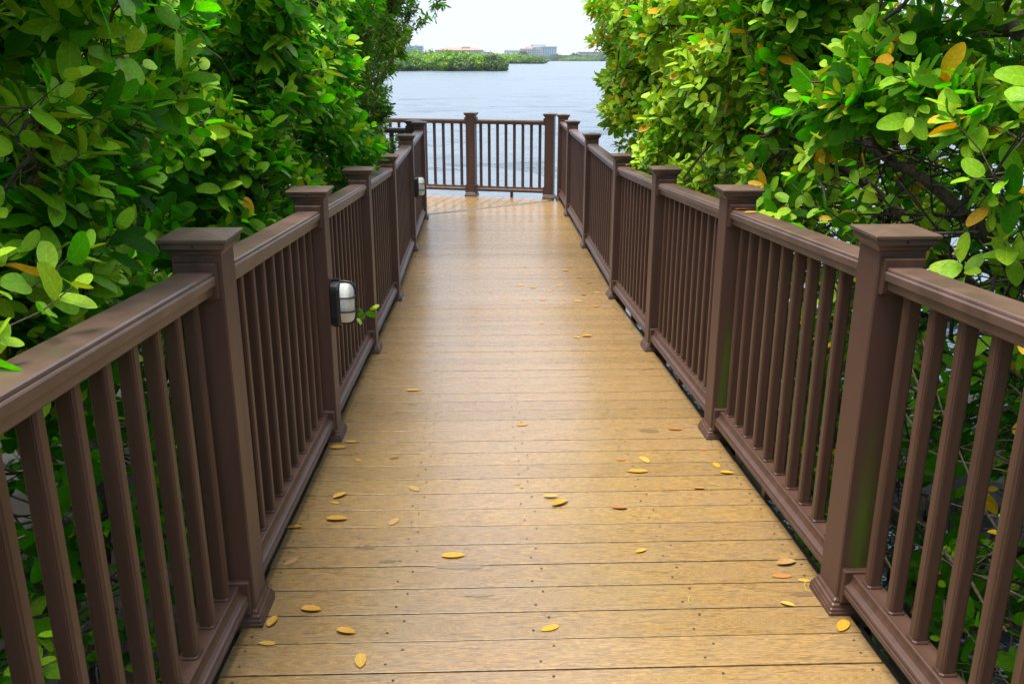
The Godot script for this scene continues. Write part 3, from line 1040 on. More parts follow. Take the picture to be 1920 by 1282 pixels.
func build_trees() -> void:
	bump_noise.seed = 9
	bump_noise.frequency = 0.55
	bump_noise.fractal_octaves = 2
	var broad := {"kind": "broad", "name": "mangrove_tree", "leaf": 0.090, "palette": [1, 1, 2, 2, 3], "edge": 1.07, "y0": -1.0, "y1": 2.0, "gaps": -0.06, "rough": 1.5}
	var left := {"side": -1.0}
	left.merge(broad)
	var right := {"side": 1.0, "yellow": 0.028, "under": 0.84, "roots": 6}
	right.merge(broad)
	var row := [
		[left, {"seed": 101, "x": -2.0, "d": 0.9, "d0": -0.6, "d1": 2.4, "tips": 1150, "gaps": -0.01, "palette": [2, 3, 3, 4, 5], "edge": 1.06, "tangle": [[Vector3(-2.2, -1.2, -2.4), Vector3(-1.15, 0.3, 0.2), 160]], "y1": 1.95, "sprigs": [[Vector3(-1.16, 0.90, -1.22), Vector3(-0.91, 1.03, -1.56), 4, 2, 0.078], [Vector3(-1.15, 0.92, -1.1), Vector3(-0.93, 1.00, -1.34), 4, 2, 0.07], [Vector3(-1.2, 1.0, -1.3), Vector3(-1.0, 1.10, -1.45), 4, 3, 0.08], [Vector3(-1.2, 0.95, -1.5), Vector3(-0.97, 1.06, -1.75), 4, 3, 0.08], [Vector3(-1.25, 1.05, -1.2), Vector3(-1.02, 1.18, -1.35), 5, 3, 0.085], [Vector3(-1.25, 1.35, -1.25), Vector3(-1.04, 1.42, -1.5), 5, 3, 0.085]], "label": "mangrove with the largest leaves, nearest the viewer, hanging over the near left handrail"}],
		[left, {"tangle": [[Vector3(-2.2, -1.2, -4.8), Vector3(-1.15, 0.3, -2.0), 160], [Vector3(-2.6, 0.3, -4.8), Vector3(-1.3, 1.7, -2.0), 200]], "y1": 2.0, "sprigs": [[Vector3(-1.1, 0.12, -4.45), Vector3(-0.74, 0.235, -4.27), 5, 2, 0.070]], "seed": 102, "x": -2.2, "d": 3.3, "d0": 2.0, "d1": 4.8, "tips": 1450, "gaps": -0.02, "palette": [1, 2, 2, 3, 4], "edge": 1.10, "label": "dark green broad-leaved mangrove left of the nearest left posts, with dark gaps among its branches"}],
		[left, {"y1": 2.0, "seed": 103, "x": -2.3, "d": 6.0, "d0": 4.4, "d1": 7.6, "tips": 1900, "palette": [2, 2, 3, 3, 4], "edge": 1.10, "label": "bright green mangrove on the left between the first lamp and the olive fine-leaved tree"}],
		[left, {"y1": 2.8, "seed": 104, "name": "olive_leaved_tree", "kind": "narrow", "leaf": 0.070, "x": -2.5, "d": 10.0, "d0": 7.8, "d1": 11.3, "tips": 3000, "palette": [1, 1, 2, 2, 3], "edge": 1.20, "y0": -0.6, "mid": 1.2, "round": true, "stems": 3, "rough": 1.6, "gaps": -0.03, "lean": -0.33, "label": "olive green fine-leaved tree at the end of the left railing, against the water and sky"}],
		[right, {"seed": 111, "x": 2.2, "d": 1.0, "d0": -0.6, "d1": 2.5, "tips": 2000, "palette": [2, 3, 3, 4], "edge": 1.22, "gaps": -0.05, "y1": 2.3, "limbs": 16, "under_top": 1.25, "tangle": [[Vector3(1.15, -1.2, -2.6), Vector3(2.4, 0.5, 0.0), 220]], "label": "dark mangrove nearest the viewer on the right, behind the near right railing"}],
		[right, {"sprigs": [[Vector3(1.45, 0.62, -2.7), Vector3(1.22, 0.86, -2.55), 5, 3, 0.085], [Vector3(1.5, 0.66, -2.6), Vector3(1.30, 0.92, -2.45), 5, 3, 0.085], [Vector3(1.5, 0.6, -2.7), Vector3(1.16, 0.78, -2.6), 4, 2, 0.08], [Vector3(1.6, 0.6, -2.6), Vector3(1.40, 0.90, -2.6), 5, 3, 0.08]], "under_top": 1.42, "under": 0.90, "tangle": [[Vector3(1.25, 0.2, -5.2), Vector3(2.3, 1.0, -2.6), 260], [Vector3(1.15, -1.2, -5.0), Vector3(2.4, 0.2, -2.2), 160]], "boughs": [[Vector3(2.35, 0.1, -3.2), Vector3(1.85, 0.75, -3.5), Vector3(1.62, 0.98, -3.8), Vector3(1.35, 1.15, -4.2), 0.034], [Vector3(2.4, 0.2, -4.2), Vector3(1.95, 0.66, -4.45), Vector3(1.62, 0.92, -4.8), Vector3(1.3, 1.05, -5.1), 0.034], [Vector3(1.95, 0.3, -3.0), Vector3(1.80, 0.72, -3.1), Vector3(1.78, 1.2, -3.15), Vector3(1.74, 1.7, -3.2), 0.017], [Vector3(1.9, 0.2, -2.7), Vector3(1.78, 0.72, -2.75), Vector3(1.80, 1.1, -2.8), Vector3(1.77, 1.6, -2.8), 0.015], [Vector3(2.3, 0.0, -3.8), Vector3(1.9, 0.55, -4.1), Vector3(1.5, 0.72, -4.3), Vector3(1.25, 0.80, -4.7), 0.022]], "seed": 112, "x": 2.3, "d": 3.6, "d0": 2.2, "d1": 5.0, "tips": 2100, "palette": [2, 3, 3, 4, 4], "edge": 1.18, "gaps": -0.05, "y1": 2.3, "limbs": 15, "back": 1.6, "yellow": 0.06, "label": "mangrove right of the nearest right post with bare grey branches and yellow leaves showing"}],
		[right, {"seed": 113, "x": 2.3, "d": 6.1, "d0": 4.6, "d1": 7.5, "tips": 1900, "palette": [4, 4, 5, 5, 5], "edge": 1.10, "label": "brightest yellow-green mangrove, halfway along the right railing"}],
		[right, {"seed": 114, "x": 2.2, "d": 8.5, "d0": 7.0, "d1": 9.7, "tips": 2000, "palette": [4, 4, 5, 5], "edge": 1.12, "yellow": 0.07, "round": true, "mid": 1.0, "y1": 2.7, "lean": -0.32, "rough": 1.7, "gaps": -0.06, "label": "farthest mangrove on the right, its twigs standing out against the water"}],
		[right, {"seed": 115, "x": 3.9, "d": 3.2, "d0": -0.5, "d1": 6.5, "tips": 2900, "under": 0.15, "y1": 2.8, "edge": 2.5, "stems": 5, "palette": [0, 1, 2, 4], "parts": false, "label": "mangrove standing behind the near right ones, seen through their branches"}],
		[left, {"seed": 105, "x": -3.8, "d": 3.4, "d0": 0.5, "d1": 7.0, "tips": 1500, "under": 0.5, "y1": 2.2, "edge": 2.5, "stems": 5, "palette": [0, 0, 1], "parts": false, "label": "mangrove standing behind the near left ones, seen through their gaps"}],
		[left, {"seed": 121, "y1": 2.3, "x": -2.3, "d": -2.2, "d0": -4.0, "d1": -0.4, "tips": 1300, "parts": false, "label": "mangrove behind the viewer on the left of the boardwalk"}],
		[right, {"seed": 122, "y1": 2.3, "x": 2.3, "d": -2.2, "d0": -4.0, "d1": -0.4, "tips": 1300, "parts": false, "label": "mangrove behind the viewer on the right of the boardwalk"}],
	]
	for r in row:
		var cfg: Dictionary = r[1]
		cfg.merge(r[0])
		grow(cfg)

# ------------------------------------------------------------------ the bay

func build_water() -> void:
	# a flat sheet to the horizon; over the open bay a second, finer sheet carries the waves
	var mb := MB.new()
	var s := 3000.0
	mb.quad(Vector3(-s, WATER_Y - 0.05, 400), Vector3(s, WATER_Y - 0.05, 400), Vector3(s, WATER_Y - 0.05, -s), Vector3(-s, WATER_Y - 0.05, -s), Vector3.UP)
	var o := put("water", mb.mesh(M.water), self)
	struct(o, "still dark water under the boardwalk and the mangroves")
	var waves := []
	var r := RandomNumberGenerator.new()
	r.seed = 12
	for k in 26:
		var l := 0.55 * pow(1.23, k * 0.62) * r.randf_range(0.85, 1.15)
		var a := -PI / 2 + r.randfn(0.0, 0.55) + 0.25
		waves.append([Vector2(cos(a), sin(a)) * TAU / l, r.randf() * TAU, 0.0058 * l / (1.0 + l * 0.25), l])
	var gust := noise_of(77, 0.02, 3)
	var rows := 420
	var cols := 170
	var pos := PackedVector3Array()
	var nor := PackedVector3Array()
	for j in rows + 1:
		var z := 9.5 * exp(float(j) / rows * log(1230.0 / 9.5))
		var dz := z * log(1230.0 / 9.5) / rows
		var half := z * 0.46 + 7.0
		for i in cols + 1:
			var x := (2.0 * i / cols - 1.0) * half + z * 0.06
			var p := Vector2(x, -z)
			var h := 0.0
			var g := Vector2.ZERO
			var wind := 0.75 + 0.8 * gust.get_noise_2d(x * 0.5, z)
			for w in waves:
				if w[3] < dz * 2.2: continue
				var ph: float = p.dot(w[0]) + w[1]
				h += w[2] * sin(ph) * wind
				g += (w[0] as Vector2) * w[2] * cos(ph) * wind
			pos.append(Vector3(x, WATER_Y + h, -z))
			nor.append(Vector3(-g.x, 1, -g.y).normalized())
	var idx := PackedInt32Array()
	for j in rows:
		for i in cols:
			var q := j * (cols + 1) + i
			var q2 := q + cols + 1
			for e in [q, q2, q + 1, q + 1, q2, q2 + 1]: idx.append(e)
	var a := []
	a.resize(Mesh.ARRAY_MAX)
	a[Mesh.ARRAY_VERTEX] = pos
	a[Mesh.ARRAY_NORMAL] = nor
	a[Mesh.ARRAY_INDEX] = idx
	var m := ArrayMesh.new()
	m.add_surface_from_arrays(Mesh.PRIMITIVE_TRIANGLES, a)
	m.surface_set_material(0, M.bay)
	var b := put("bay", m, self)
	struct(b, "rippled pale blue bay water reaching to the far shore")

func build_banks() -> void:
	# black mud flats under the mangroves, with pools between
	var f := noise_of(311, 0.55, 4)
	for side in [-1.0, 1.0]:
		var mb := MB.new()
		var nx := 26
		var nz := 70
		var x0 := 0.95
		var x1 := 7.5
		var P := []
		for j in nz + 1:
			var z := 4.5 - (14.8 if side < 0 else 13.0) * j / nz
			var row := PackedVector3Array()
			for i in nx + 1:
				var x := lerpf(x0, x1, float(i) / nx)
				var rim := smoothstep(0.0, 0.9, minf(float(j) / nz, 1.0 - float(j) / nz) * 9.0)
				var h := f.get_noise_2d(x * side * 2.0, z * 2.0) * 0.16 + (0.10 if side < 0 else 0.02)
				row.append(Vector3(side * x, WATER_Y - 0.05 - 0.2 * (1.0 - rim) + h * rim, z))
			P.append(row)
		for j in nz:
			for i in nx:
				var a: Vector3 = P[j][i]
				var b: Vector3 = P[j][i + 1]
				var c: Vector3 = P[j + 1][i + 1]
				var d: Vector3 = P[j + 1][i]
				var n1 := (b - a).cross(c - a).normalized()
				if n1.y < 0: n1 = -n1
				mb.quad(a, b, c, d, n1)
		var o := put("mud_bank", mb.mesh(M.mud), self)
		struct(o, "dark wet mud under the mangroves on the %s" % ("left" if side < 0 else "right"))

func crown_clumps(called: String, parent: Node3D, centre: Vector3, size: Vector3, count: int, clump: float, mesh: Mesh, flat := 0.0) -> void:
	var mm := MultiMesh.new()
	mm.transform_format = MultiMesh.TRANSFORM_3D
	mm.use_colors = true
	mm.mesh = mesh
	mm.instance_count = count
	var f := noise_of(rng.randi() % 9999, 1.0, 2)
	for i in count:
		var a := rng.randf() * TAU
		var h := rng.randf_range(-0.75, 1.0)
		var ring := sqrt(1.0 - h * h * 0.98)
		var dir := Vector3(cos(a) * ring, h, sin(a) * ring)
		var r := 1.0 + 0.42 * f.get_noise_3dv(dir * 1.7) + 0.25 * f.get_noise_3dv(dir * 4.5)
		r *= pow(rng.randf(), 0.22)
		var p := centre + Vector3(dir.x * size.x, dir.y * size.y, dir.z * size.z) * r
		p.y = maxf(p.y, WATER_Y + 0.1)
		var b := Basis.from_euler(Vector3(rng.randf() * TAU, rng.randf() * TAU, rng.randf() * TAU)).scaled(Vector3.ONE * clump * rng.randf_range(0.6, 1.3))
		mm.set_instance_transform(i, Transform3D(b, p))
		var t := 0.75 + 0.5 * rng.randf()
		mm.set_instance_color(i, Color(t, t, t))
	var mi := MultiMeshInstance3D.new()
	mi.multimesh = mm
	mi.name = called
	parent.add_child(mi, true)
	mi.set_meta("kind", "stuff")

func clump_mesh(color: Color) -> ArrayMesh:
	# a spray of a few leaves, for far crowns
	var m := std(color, 0.6)
	m.vertex_color_use_as_albedo = true
	m.backlight_enabled = true
	m.backlight = Color(0.5, 0.55, 0.25)
	var mb := MB.new()
	var r := RandomNumberGenerator.new()
	r.seed = 5
	for k in 7:
		var b := Basis.from_euler(Vector3(r.randf() * TAU, r.randf() * TAU, r.randf() * TAU))
		var at := Vector3(r.randf_range(-0.5, 0.5), r.randf_range(-0.5, 0.5), r.randf_range(-0.5, 0.5))
		mb.quad(at + b * Vector3(-0.12, 0, -0.3), at + b * Vector3(0.16, 0, -0.25), at + b * Vector3(0.12, 0, 0.3), at + b * Vector3(-0.16, 0, 0.22), b * Vector3.UP)
	return mb.mesh(m)

func bush(called: String, label: String, group: String, at: Vector3, size: Vector3, count: int, clump: float, mesh: Mesh) -> void:
	var o := thing(called, label, "tree", group, Transform3D(Basis.IDENTITY, at))
	var mb := MB.new()
	for k in 4:
		var a := rng.randf() * TAU
		var foot := Vector3(cos(a) * size.x * 0.4, -0.4, sin(a) * size.z * 0.4)
		bendy(mb, foot, Vector3(foot.x * 1.3, size.y * 1.2, foot.z * 1.3), 0.10, 0.05, 4, 0.08, 5)
	put("trunk", mb.mesh(M.bark), o)
	crown_clumps_local(o, size, count, clump, mesh)

func crown_clumps_local(o: Node3D, size: Vector3, count: int, clump: float, mesh: Mesh) -> void:
	var mm := MultiMesh.new()
	mm.transform_format = MultiMesh.TRANSFORM_3D
	mm.use_colors = true
	mm.mesh = mesh
	mm.instance_count = count
	var f := noise_of(rng.randi() % 9999, 1.0, 2)
	for i in count:
		var a := rng.randf() * TAU
		var h := rng.randf_range(-0.85, 1.0)
		var ring := sqrt(maxf(0.0, 1.0 - h * h))
		var dir := Vector3(cos(a) * ring, h, sin(a) * ring)
		var r := 1.0 + 0.65 * f.get_noise_3dv(dir * 1.6) + 0.55 * f.get_noise_3dv(dir * 3.6)
		r *= pow(rng.randf(), 0.2)
		var p := Vector3(dir.x * size.x, size.y * 0.98 + dir.y * size.y * 0.98, dir.z * size.z) * Vector3(r, 1, r)
		p.y = maxf(0.12 + rng.randf() * 0.3, p.y * lerpf(1.0, r, 0.7))
		var b := Basis.from_euler(Vector3(rng.randf() * TAU, rng.randf() * TAU, rng.randf() * TAU)).scaled(Vector3.ONE * clump * rng.randf_range(0.6, 1.3))
		mm.set_instance_transform(i, Transform3D(b, p))
		var t := 0.7 + 0.6 * rng.randf()
		mm.set_instance_color(i, Color(t, t, t))
	var mi := MultiMeshInstance3D.new()
	mi.multimesh = mm
	mi.name = "crown"
	o.add_child(mi, true)
	mi.set_meta("kind", "stuff")

func build_bay() -> void:
	rng.seed = 4040
	var far_tones := [clump_mesh(lin(0.085, 0.200, 0.020)), clump_mesh(lin(0.145, 0.300, 0.024)), clump_mesh(lin(0.220, 0.390, 0.030)), clump_mesh(lin(0.095, 0.175, 0.040))]
	# the near mangrove island, front row then back row: x, z, half width, half height, tone, words
	var isle := [
		[-41.0, -228.0, 7.0, 2.1, 1, "far left of the near island, behind the olive tree"], [-30.5, -227.0, 6.0, 2.0, 0, "left part of the near island beside the olive tree"],
		[-19.6, -222.5, 4.2, 1.75, 0, "leftmost low round dark bush of the near island in full view"], [-15.0, -224.0, 3.2, 1.6, 1, "low bright bush left of the pale notch in the near island"],
		[-9.6, -222.8, 2.9, 1.95, 2, "yellow-green bush right of the pale notch in the near island"], [-6.0, -224.5, 3.4, 2.35, 1, "tallest middle bush of the near island, under the red hotel roof"],
		[-4.3, -221.6, 2.6, 1.35, 3, "low grey-green bush at the front waterline of the near island"], [-1.6, -223.5, 3.0, 2.15, 2, "bright bush right of the tallest one on the near island"],
		[2.6, -223.6, 2.7, 1.85, 3, "dark olive bush towards the right end of the near island"], [4.6, -222.4, 1.5, 1.15, 3, "smallest bush, at the right tip of the near island"],
		[-25.0, -240.0, 8.0, 2.15, 2, "yellow-green back row bush of the near island, left of the hotel"], [-13.5, -241.0, 6.5, 2.2, 2, "yellow-green back row bush of the near island, under the blue office"],
		[-24.0, -262.0, 9.0, 2.75, 1, "taller tree behind the near island's left part"], [-12.0, -265.0, 6.0, 2.6, 0, "dark tree behind the near island, between office and hotel"],
	]
	for b in isle:
		bush("mangrove_bush", "mangrove bush: " + b[5], "mangrove bushes of the near island", Vector3(b[0], WATER_Y, b[1]), Vector3(b[2], b[3] * 0.80, minf(b[2], 4.0)), int(520 * b[2]), 0.62, far_tones[b[4]])
	var isle2 := [
		[-2.0, -548.0, 8.0, 2.5, 1, "left end of the second island, touching the near one"], [9.0, -546.0, 8.0, 2.75, 2, "left middle of the second island"], [18.5, -547.0, 7.0, 2.75, 2, "middle of the second island under the glass office"],
		[26.5, -546.0, 6.0, 2.3, 1, "right part of the second island"], [33.5, -545.0, 4.2, 1.6, 3, "low right tip of the second island"],
	]
	for b in isle2:
		bush("mangrove_bush", "mangrove bush: " + b[5], "mangrove bushes of the second island", Vector3(b[0], WATER_Y, b[1]), Vector3(b[2], b[3] * 0.85, 6.0), int(330 * b[2]), 1.0, far_tones[b[4]])
	# the far shore: land and a belt of trees that reads as one mass
	var mb := MB.new()
	mb.box(Vector3(60, WATER_Y + 0.2, -1500), Vector3(900, 1.6, 480))
	var land := put("far_shore", mb.mesh(M.mud), self)
	struct(land, "low land of the far shore below the trees")
	var belts := [
		["dark green tree belt along the far shore below the office buildings", -260.0, 330.0, -1236.0, 6.6, 0, 46, 1.0],
		["bright green reeds and low mangroves along the right of the far shore", 108.0, 330.0, -1150.0, 3.6, 1, 24, 0.8],
	]
	for b in belts:
		var belt := Node3D.new()
		belt.name = numbered("shore_trees")
		add_child(belt)
		belt.set_meta("label", b[0])
		belt.set_meta("category", "trees")
		belt.set_meta("kind", "stuff")
		for k in b[6]:
			var x := lerpf(b[1], b[2], (k + rng.randf()) / b[6])
			var hh: float = b[4] * rng.randf_range(0.42, 0.62)
			crown_clumps("tree_crowns", belt, Vector3(x, WATER_Y + hh, b[3] + rng.randf_range(-16, 16)), Vector3(rng.randf_range(9, 15), hh, 8), 420, 1.7, far_tones[b[5] if rng.randf() < 0.7 else 3])
	build_buildings()

func windows(parent: Node3D, x0: float, x1: float, y0: float, y1: float, z: float, cols: int, rows: int, share: Vector2, m: Material) -> void:
	var cw := (x1 - x0) / cols
	var rh := (y1 - y0) / rows
	var mb := MB.new()
	mb.box(Vector3.ZERO, Vector3(cw * share.x, rh * share.y, 0.5))
	var mesh := mb.mesh(m)
	for i in cols:
		for j in rows:
			put("window", mesh, parent, Transform3D(Basis.IDENTITY, Vector3(x0 + (i + 0.5) * cw, y0 + (j + 0.5) * rh, z)))

func hip_roof(x0: float, x1: float, z0: float, z1: float, y0: float, y1: float, m: Material) -> ArrayMesh:
	var mb := MB.new()
	var zc := (z0 + z1) * 0.5
	var run := (z1 - z0) * 0.5
	var a := Vector3(x0, y0, z1)
	var b := Vector3(x1, y0, z1)
	var c := Vector3(x1, y0, z0)
	var d := Vector3(x0, y0, z0)
	var e := Vector3(x0 + run, y1, zc)
	var f := Vector3(x1 - run, y1, zc)
	mb.quad(a, b, f, e, Vector3(0, 0.9, 0.45).normalized())
	mb.quad(c, d, e, f, Vector3(0, 0.9, -0.45).normalized())
	mb.tri(b, c, f, Vector3(0.45, 0.9, 0), Vector3(0.45, 0.9, 0), Vector3(0.45, 0.9, 0))
	mb.tri(d, a, e, Vector3(-0.45, 0.9, 0), Vector3(-0.45, 0.9, 0), Vector3(-0.45, 0.9, 0))
	mb.quad(a, b, c, d, Vector3.DOWN)
	return mb.mesh(m)

func boxed(called: String, parent: Node3D, x0: float, x1: float, y0: float, y1: float, z0: float, z1: float, m: Material) -> MeshInstance3D:
	var mb := MB.new()
	mb.box(Vector3((x0 + x1) * 0.5, (y0 + y1) * 0.5, (z0 + z1) * 0.5), Vector3(x1 - x0, y1 - y0, z1 - z0))
	return put(called, mb.mesh(m), parent)

func build_buildings() -> void:
	var glass := std(lin(0.10, 0.20, 0.30), 0.15)
	var bright := std(lin(0.16, 0.34, 0.46), 0.12)
	var cream := std(lin(0.62, 0.56, 0.48), 0.8)
	var white := std(lin(0.66, 0.64, 0.62), 0.8)
	var grey := std(lin(0.33, 0.36, 0.40), 0.7)
	var pink := std(lin(0.60, 0.49, 0.44), 0.8)
	var red := std(lin(0.40, 0.20, 0.17), 0.8)
	var dark := std(lin(0.10, 0.11, 0.13), 0.5)
	var z := -1262.0
	var y := WATER_Y + 1.0
	# grey-blue office block on the left
	var o := thing("office_building", "grey-blue flat-roofed office block above the island, left of the red-roofed hotel", "building")
	boxed("wall", o, -122, -78, y, 18.0, z - 26, z, grey)
	windows(o, -121, -79, y + 3.0, 17.2, z + 0.1, 1, 5, Vector2(1.0, 0.5), glass)
	boxed("roof_plant", o, -101, -97.5, 18.0, 19.5, z - 14, z - 8, grey)
	boxed("roof_plant", o, -88, -86, 18.0, 19.8, z - 14, z - 8, grey)
	# hotel
	o = thing("hotel", "long cream hotel with a red hipped roof above the near island", "building")
	boxed("wall", o, -61, 4, y, 12.6, z - 22, z, cream)
	windows(o, -60, 3, y + 2.5, 12.2, z + 0.1, 26, 3, Vector2(0.48, 0.55), dark)
	put("roof", hip_roof(-62.5, 5.5, z - 23.5, z + 1.5, 12.6, 16.0, red), o)
	boxed("roof_turret", o, -25, -15, 14.5, 16.6, z - 15, z - 6, cream)
	put("turret_roof", hip_roof(-26, -14, z - 16, z - 5, 16.6, 18.0, red), o)
	boxed("wing", o, 4, 16, y, 10.2, z - 20, z - 4, cream)
	put("wing_roof", hip_roof(3.5, 17, z - 21, z - 3, 10.2, 12.2, grey), o)
	# low white block, stepped pink block and the glass office
	o = thing("apartment_building", "low white flat-roofed block left of the glass office", "building")
	boxed("wall", o, 31.5, 52.5, y, 12.8, z - 18, z, white)
	windows(o, 32.5, 51.5, y + 2, 12.2, z + 0.1, 8, 3, Vector2(0.5, 0.5), dark)
	o = thing("office_building", "stepped pinkish office block joined to the left of the glass office", "building")
	boxed("wall", o, 52.8, 82, y, 14.6, z - 20, z + 6, pink)
	windows(o, 54, 81, y + 2, 14.0, z + 6.1, 9, 4, Vector2(0.55, 0.5), dark)
	boxed("upper_wall", o, 60, 70, 14.6, 17.3, z - 20, z, pink)
	boxed("corner_tower", o, 70.5, 74, y, 15.4, z + 6.3, z + 8, bright)
	o = thing("office_building", "tall blue glass office with white mullions, the highest building on the far shore", "building")
	boxed("wall", o, 72, 105, y, 17.0, z - 40, z - 22, white)
	windows(o, 73, 104, y + 1, 16.4, z - 21.9, 10, 1, Vector2(0.72, 1.0), bright)
	boxed("roof_slab", o, 71.5, 105.5, 17.0, 17.7, z - 40.5, z - 21, white)
	boxed("penthouse", o, 70, 90, 17.7, 20.0, z - 40, z - 26, grey)
	o = thing("house", "small pale house between the glass office and the cream apartment block", "building")
	boxed("wall", o, 108, 122, y, 6.4, z - 12, z, white)
	put("roof", hip_roof(107, 123, z - 13, z + 1, 6.4, 9.4, grey), o)
	windows(o, 109, 121, y + 1.5, 6.0, z + 0.1, 6, 1, Vector2(0.5, 0.6), dark)
	o = thing("apartment_building", "long cream apartment block at the right of the far shore, by the dark trees", "building")
	boxed("wall", o, 133, 166, y, 10.6, z - 14, z, cream)
	windows(o, 134, 165, y + 1.5, 10.2, z + 0.1, 12, 3, Vector2(0.55, 0.5), dark)
	put("roof", hip_roof(132, 167, z - 15, z + 1, 10.6, 12.4, grey), o)
	rng.seed = 31
	var dk := clump_mesh(lin(0.030, 0.055, 0.028))
	for t in [[170.0, 5.6, "dark tree right of the cream apartment block on the far shore"], [182.0, 6.4, "tallest dark tree at the right end of the far shore"], [127.0, 3.9, "small dark tree left of the cream apartment block"], [57.0, 5.0, "dark tree before the pinkish office block"]]:
		bush("shore_tree", t[2], "", Vector3(t[0], y, z + 12), Vector3(5.5, t[1], 5.0), 900, 1.5, dk)

# ------------------------------------------------------------------ fallen leaves

func fallen_leaf_mesh(m: Material, curl: float) -> ArrayMesh:
	var mb := MB.new()
	var rows := 9
	var P := []
	var N := []
	for i in rows + 1:
		var t := 0.5 - 0.5 * cos(PI * i / rows)
		var wd := 0.235 * pow(sin(PI * pow(t, 0.9)), 0.55) if i > 0 and i < rows else 0.008
		var p := []
		var n := []
		for c in 5:
			var s := (c - 2) * 0.5
			p.append(Vector3(t - 0.5, 0.010 + curl * (0.34 * pow(absf(s), 1.5) * wd * 2.2 + 0.30 * (t - 0.5) * (t - 0.5)), s * wd))
			n.append(Vector3(-curl * 0.6 * (t - 0.5), 1, -s * curl * 0.5).normalized())
		P.append(p)
		N.append(n)
	for i in rows:
		for c in 4:
			var ua := Vector2(0.5 + (c - 2) * 0.245, float(i) / rows)
			var ub := Vector2(0.5 + (c - 1) * 0.245, float(i) / rows)
			var uc := Vector2(0.5 + (c - 1) * 0.245, float(i + 1) / rows)
			var ud := Vector2(0.5 + (c - 2) * 0.245, float(i + 1) / rows)
			mb.tri(P[i][c], P[i][c + 1], P[i + 1][c + 1], N[i][c], N[i][c + 1], N[i + 1][c + 1], ua, ub, uc)
			mb.tri(P[i][c], P[i + 1][c + 1], P[i + 1][c], N[i][c], N[i + 1][c + 1], N[i + 1][c], ua, uc, ud)
	var st := PackedVector3Array([Vector3(0.48, 0.04 * curl + 0.02, 0), Vector3(0.56, 0.05, 0.01), Vector3(0.65, 0.07 + 0.08 * curl, 0.03)])
	mb.tube(st, PackedFloat32Array([0.012, 0.011, 0.009]), 4)
	return mb.mesh(m)

const LITTER := [
	-0.75, 3.83, 0.032, 27, 0, -0.78, 3.70, 0.062, -2, 0, -0.83, 3.63, 0.083, -2, 0, -0.72, 3.48, 0.034, -42, 0, -0.57, 3.50, 0.043, 12, 1, 0.00, 3.90, 0.060, 12, 0,
	0.71, 3.81, 0.071, -11, 1, 0.40, 3.44, 0.040, -2, 1, 0.50, 3.44, 0.080, -75, 0, 0.45, 3.31, 0.087, -2, 0, -0.46, 3.17, 0.067, -53, 2, -0.05, 3.20, 0.024, -2, 2,
	-0.74, 3.11, 0.069, 48, 0, -0.75, 3.05, 0.043, -23, 0, 0.07, 3.07, 0.060, -2, 0, 0.10, 3.01, 0.086, 38, 0, -0.72, 2.90, 0.081, -2, 0, -0.51, 2.88, 0.069, 66, 2,
	0.32, 2.96, 0.062, -2, 1, -0.86, 2.84, 0.055, 10, 0, -0.29, 2.61, 0.083, 2, 0, 0.34, 2.62, 0.046, 26, 0, -0.82, 2.59, 0.066, 54, 2, -0.70, 2.29, 0.067, -9, 0,
	-0.58, 2.17, 0.063, -19, 0, 0.00, 2.17, 0.063, 26, 0, -0.52, 2.03, 0.071, 276, 0, -0.79, 2.12, 0.052, -10, 0, -0.80, 2.23, 0.060, 80, 0, 0.78, 3.55, 0.042, -2, 1,
	0.79, 3.37, 0.064, -87, 0, 0.81, 3.28, 0.058, -10, 0, 0.66, 3.13, 0.045, -2, 1, 0.80, 2.52, 0.076, 16, 2, 0.76, 2.44, 0.068, -2, 1, 0.82, 2.41, 0.042, -12, 0,
	0.72, 2.27, 0.046, -33, 0, 0.84, 2.15, 0.075, 53, 0, -0.12, 7.09, 0.030, -2, 1, -0.01, 6.92, 0.057, 53, 0, 0.21, 8.02, 0.034, 36, 0, 0.14, 7.33, 0.078, -32, 0,
	0.24, 7.24, 0.058, -2, 0, 0.37, 7.12, 0.057, 33, 0, 0.30, 6.83, 0.069, 10, 1, 0.19, 6.75, 0.051, -21, 0, 0.45, 7.58, 0.060, -2, 0, 0.47, 7.31, 0.068, 28, 0,
	0.57, 7.85, 0.064, 11, 0, 0.61, 7.96, 0.051, -2, 1, 0.75, 8.47, 0.040, -2, 0, 0.67, 7.59, 0.049, -2, 0, 0.73, 7.38, 0.048, 33, 1, 0.64, 6.99, 0.050, 10, 1,
	0.76, 7.07, 0.064, -2, 0, 0.57, 6.79, 0.079, -9, 0, 0.69, 6.58, 0.049, 7, 0, 0.75, 6.51, 0.026, -2, 1, 0.23, 6.03, 0.050, -2, 0, -0.14, 6.15, 0.044, 20, 0,
	0.44, 5.61, 0.062, -68, 0, 0.51, 5.64, 0.078, 6, 0, -0.65, 7.61, 0.051, 19, 0, -0.56, 4.47, 0.079, -2, 0, 0.76, 4.84, 0.062, 8, 1,
]

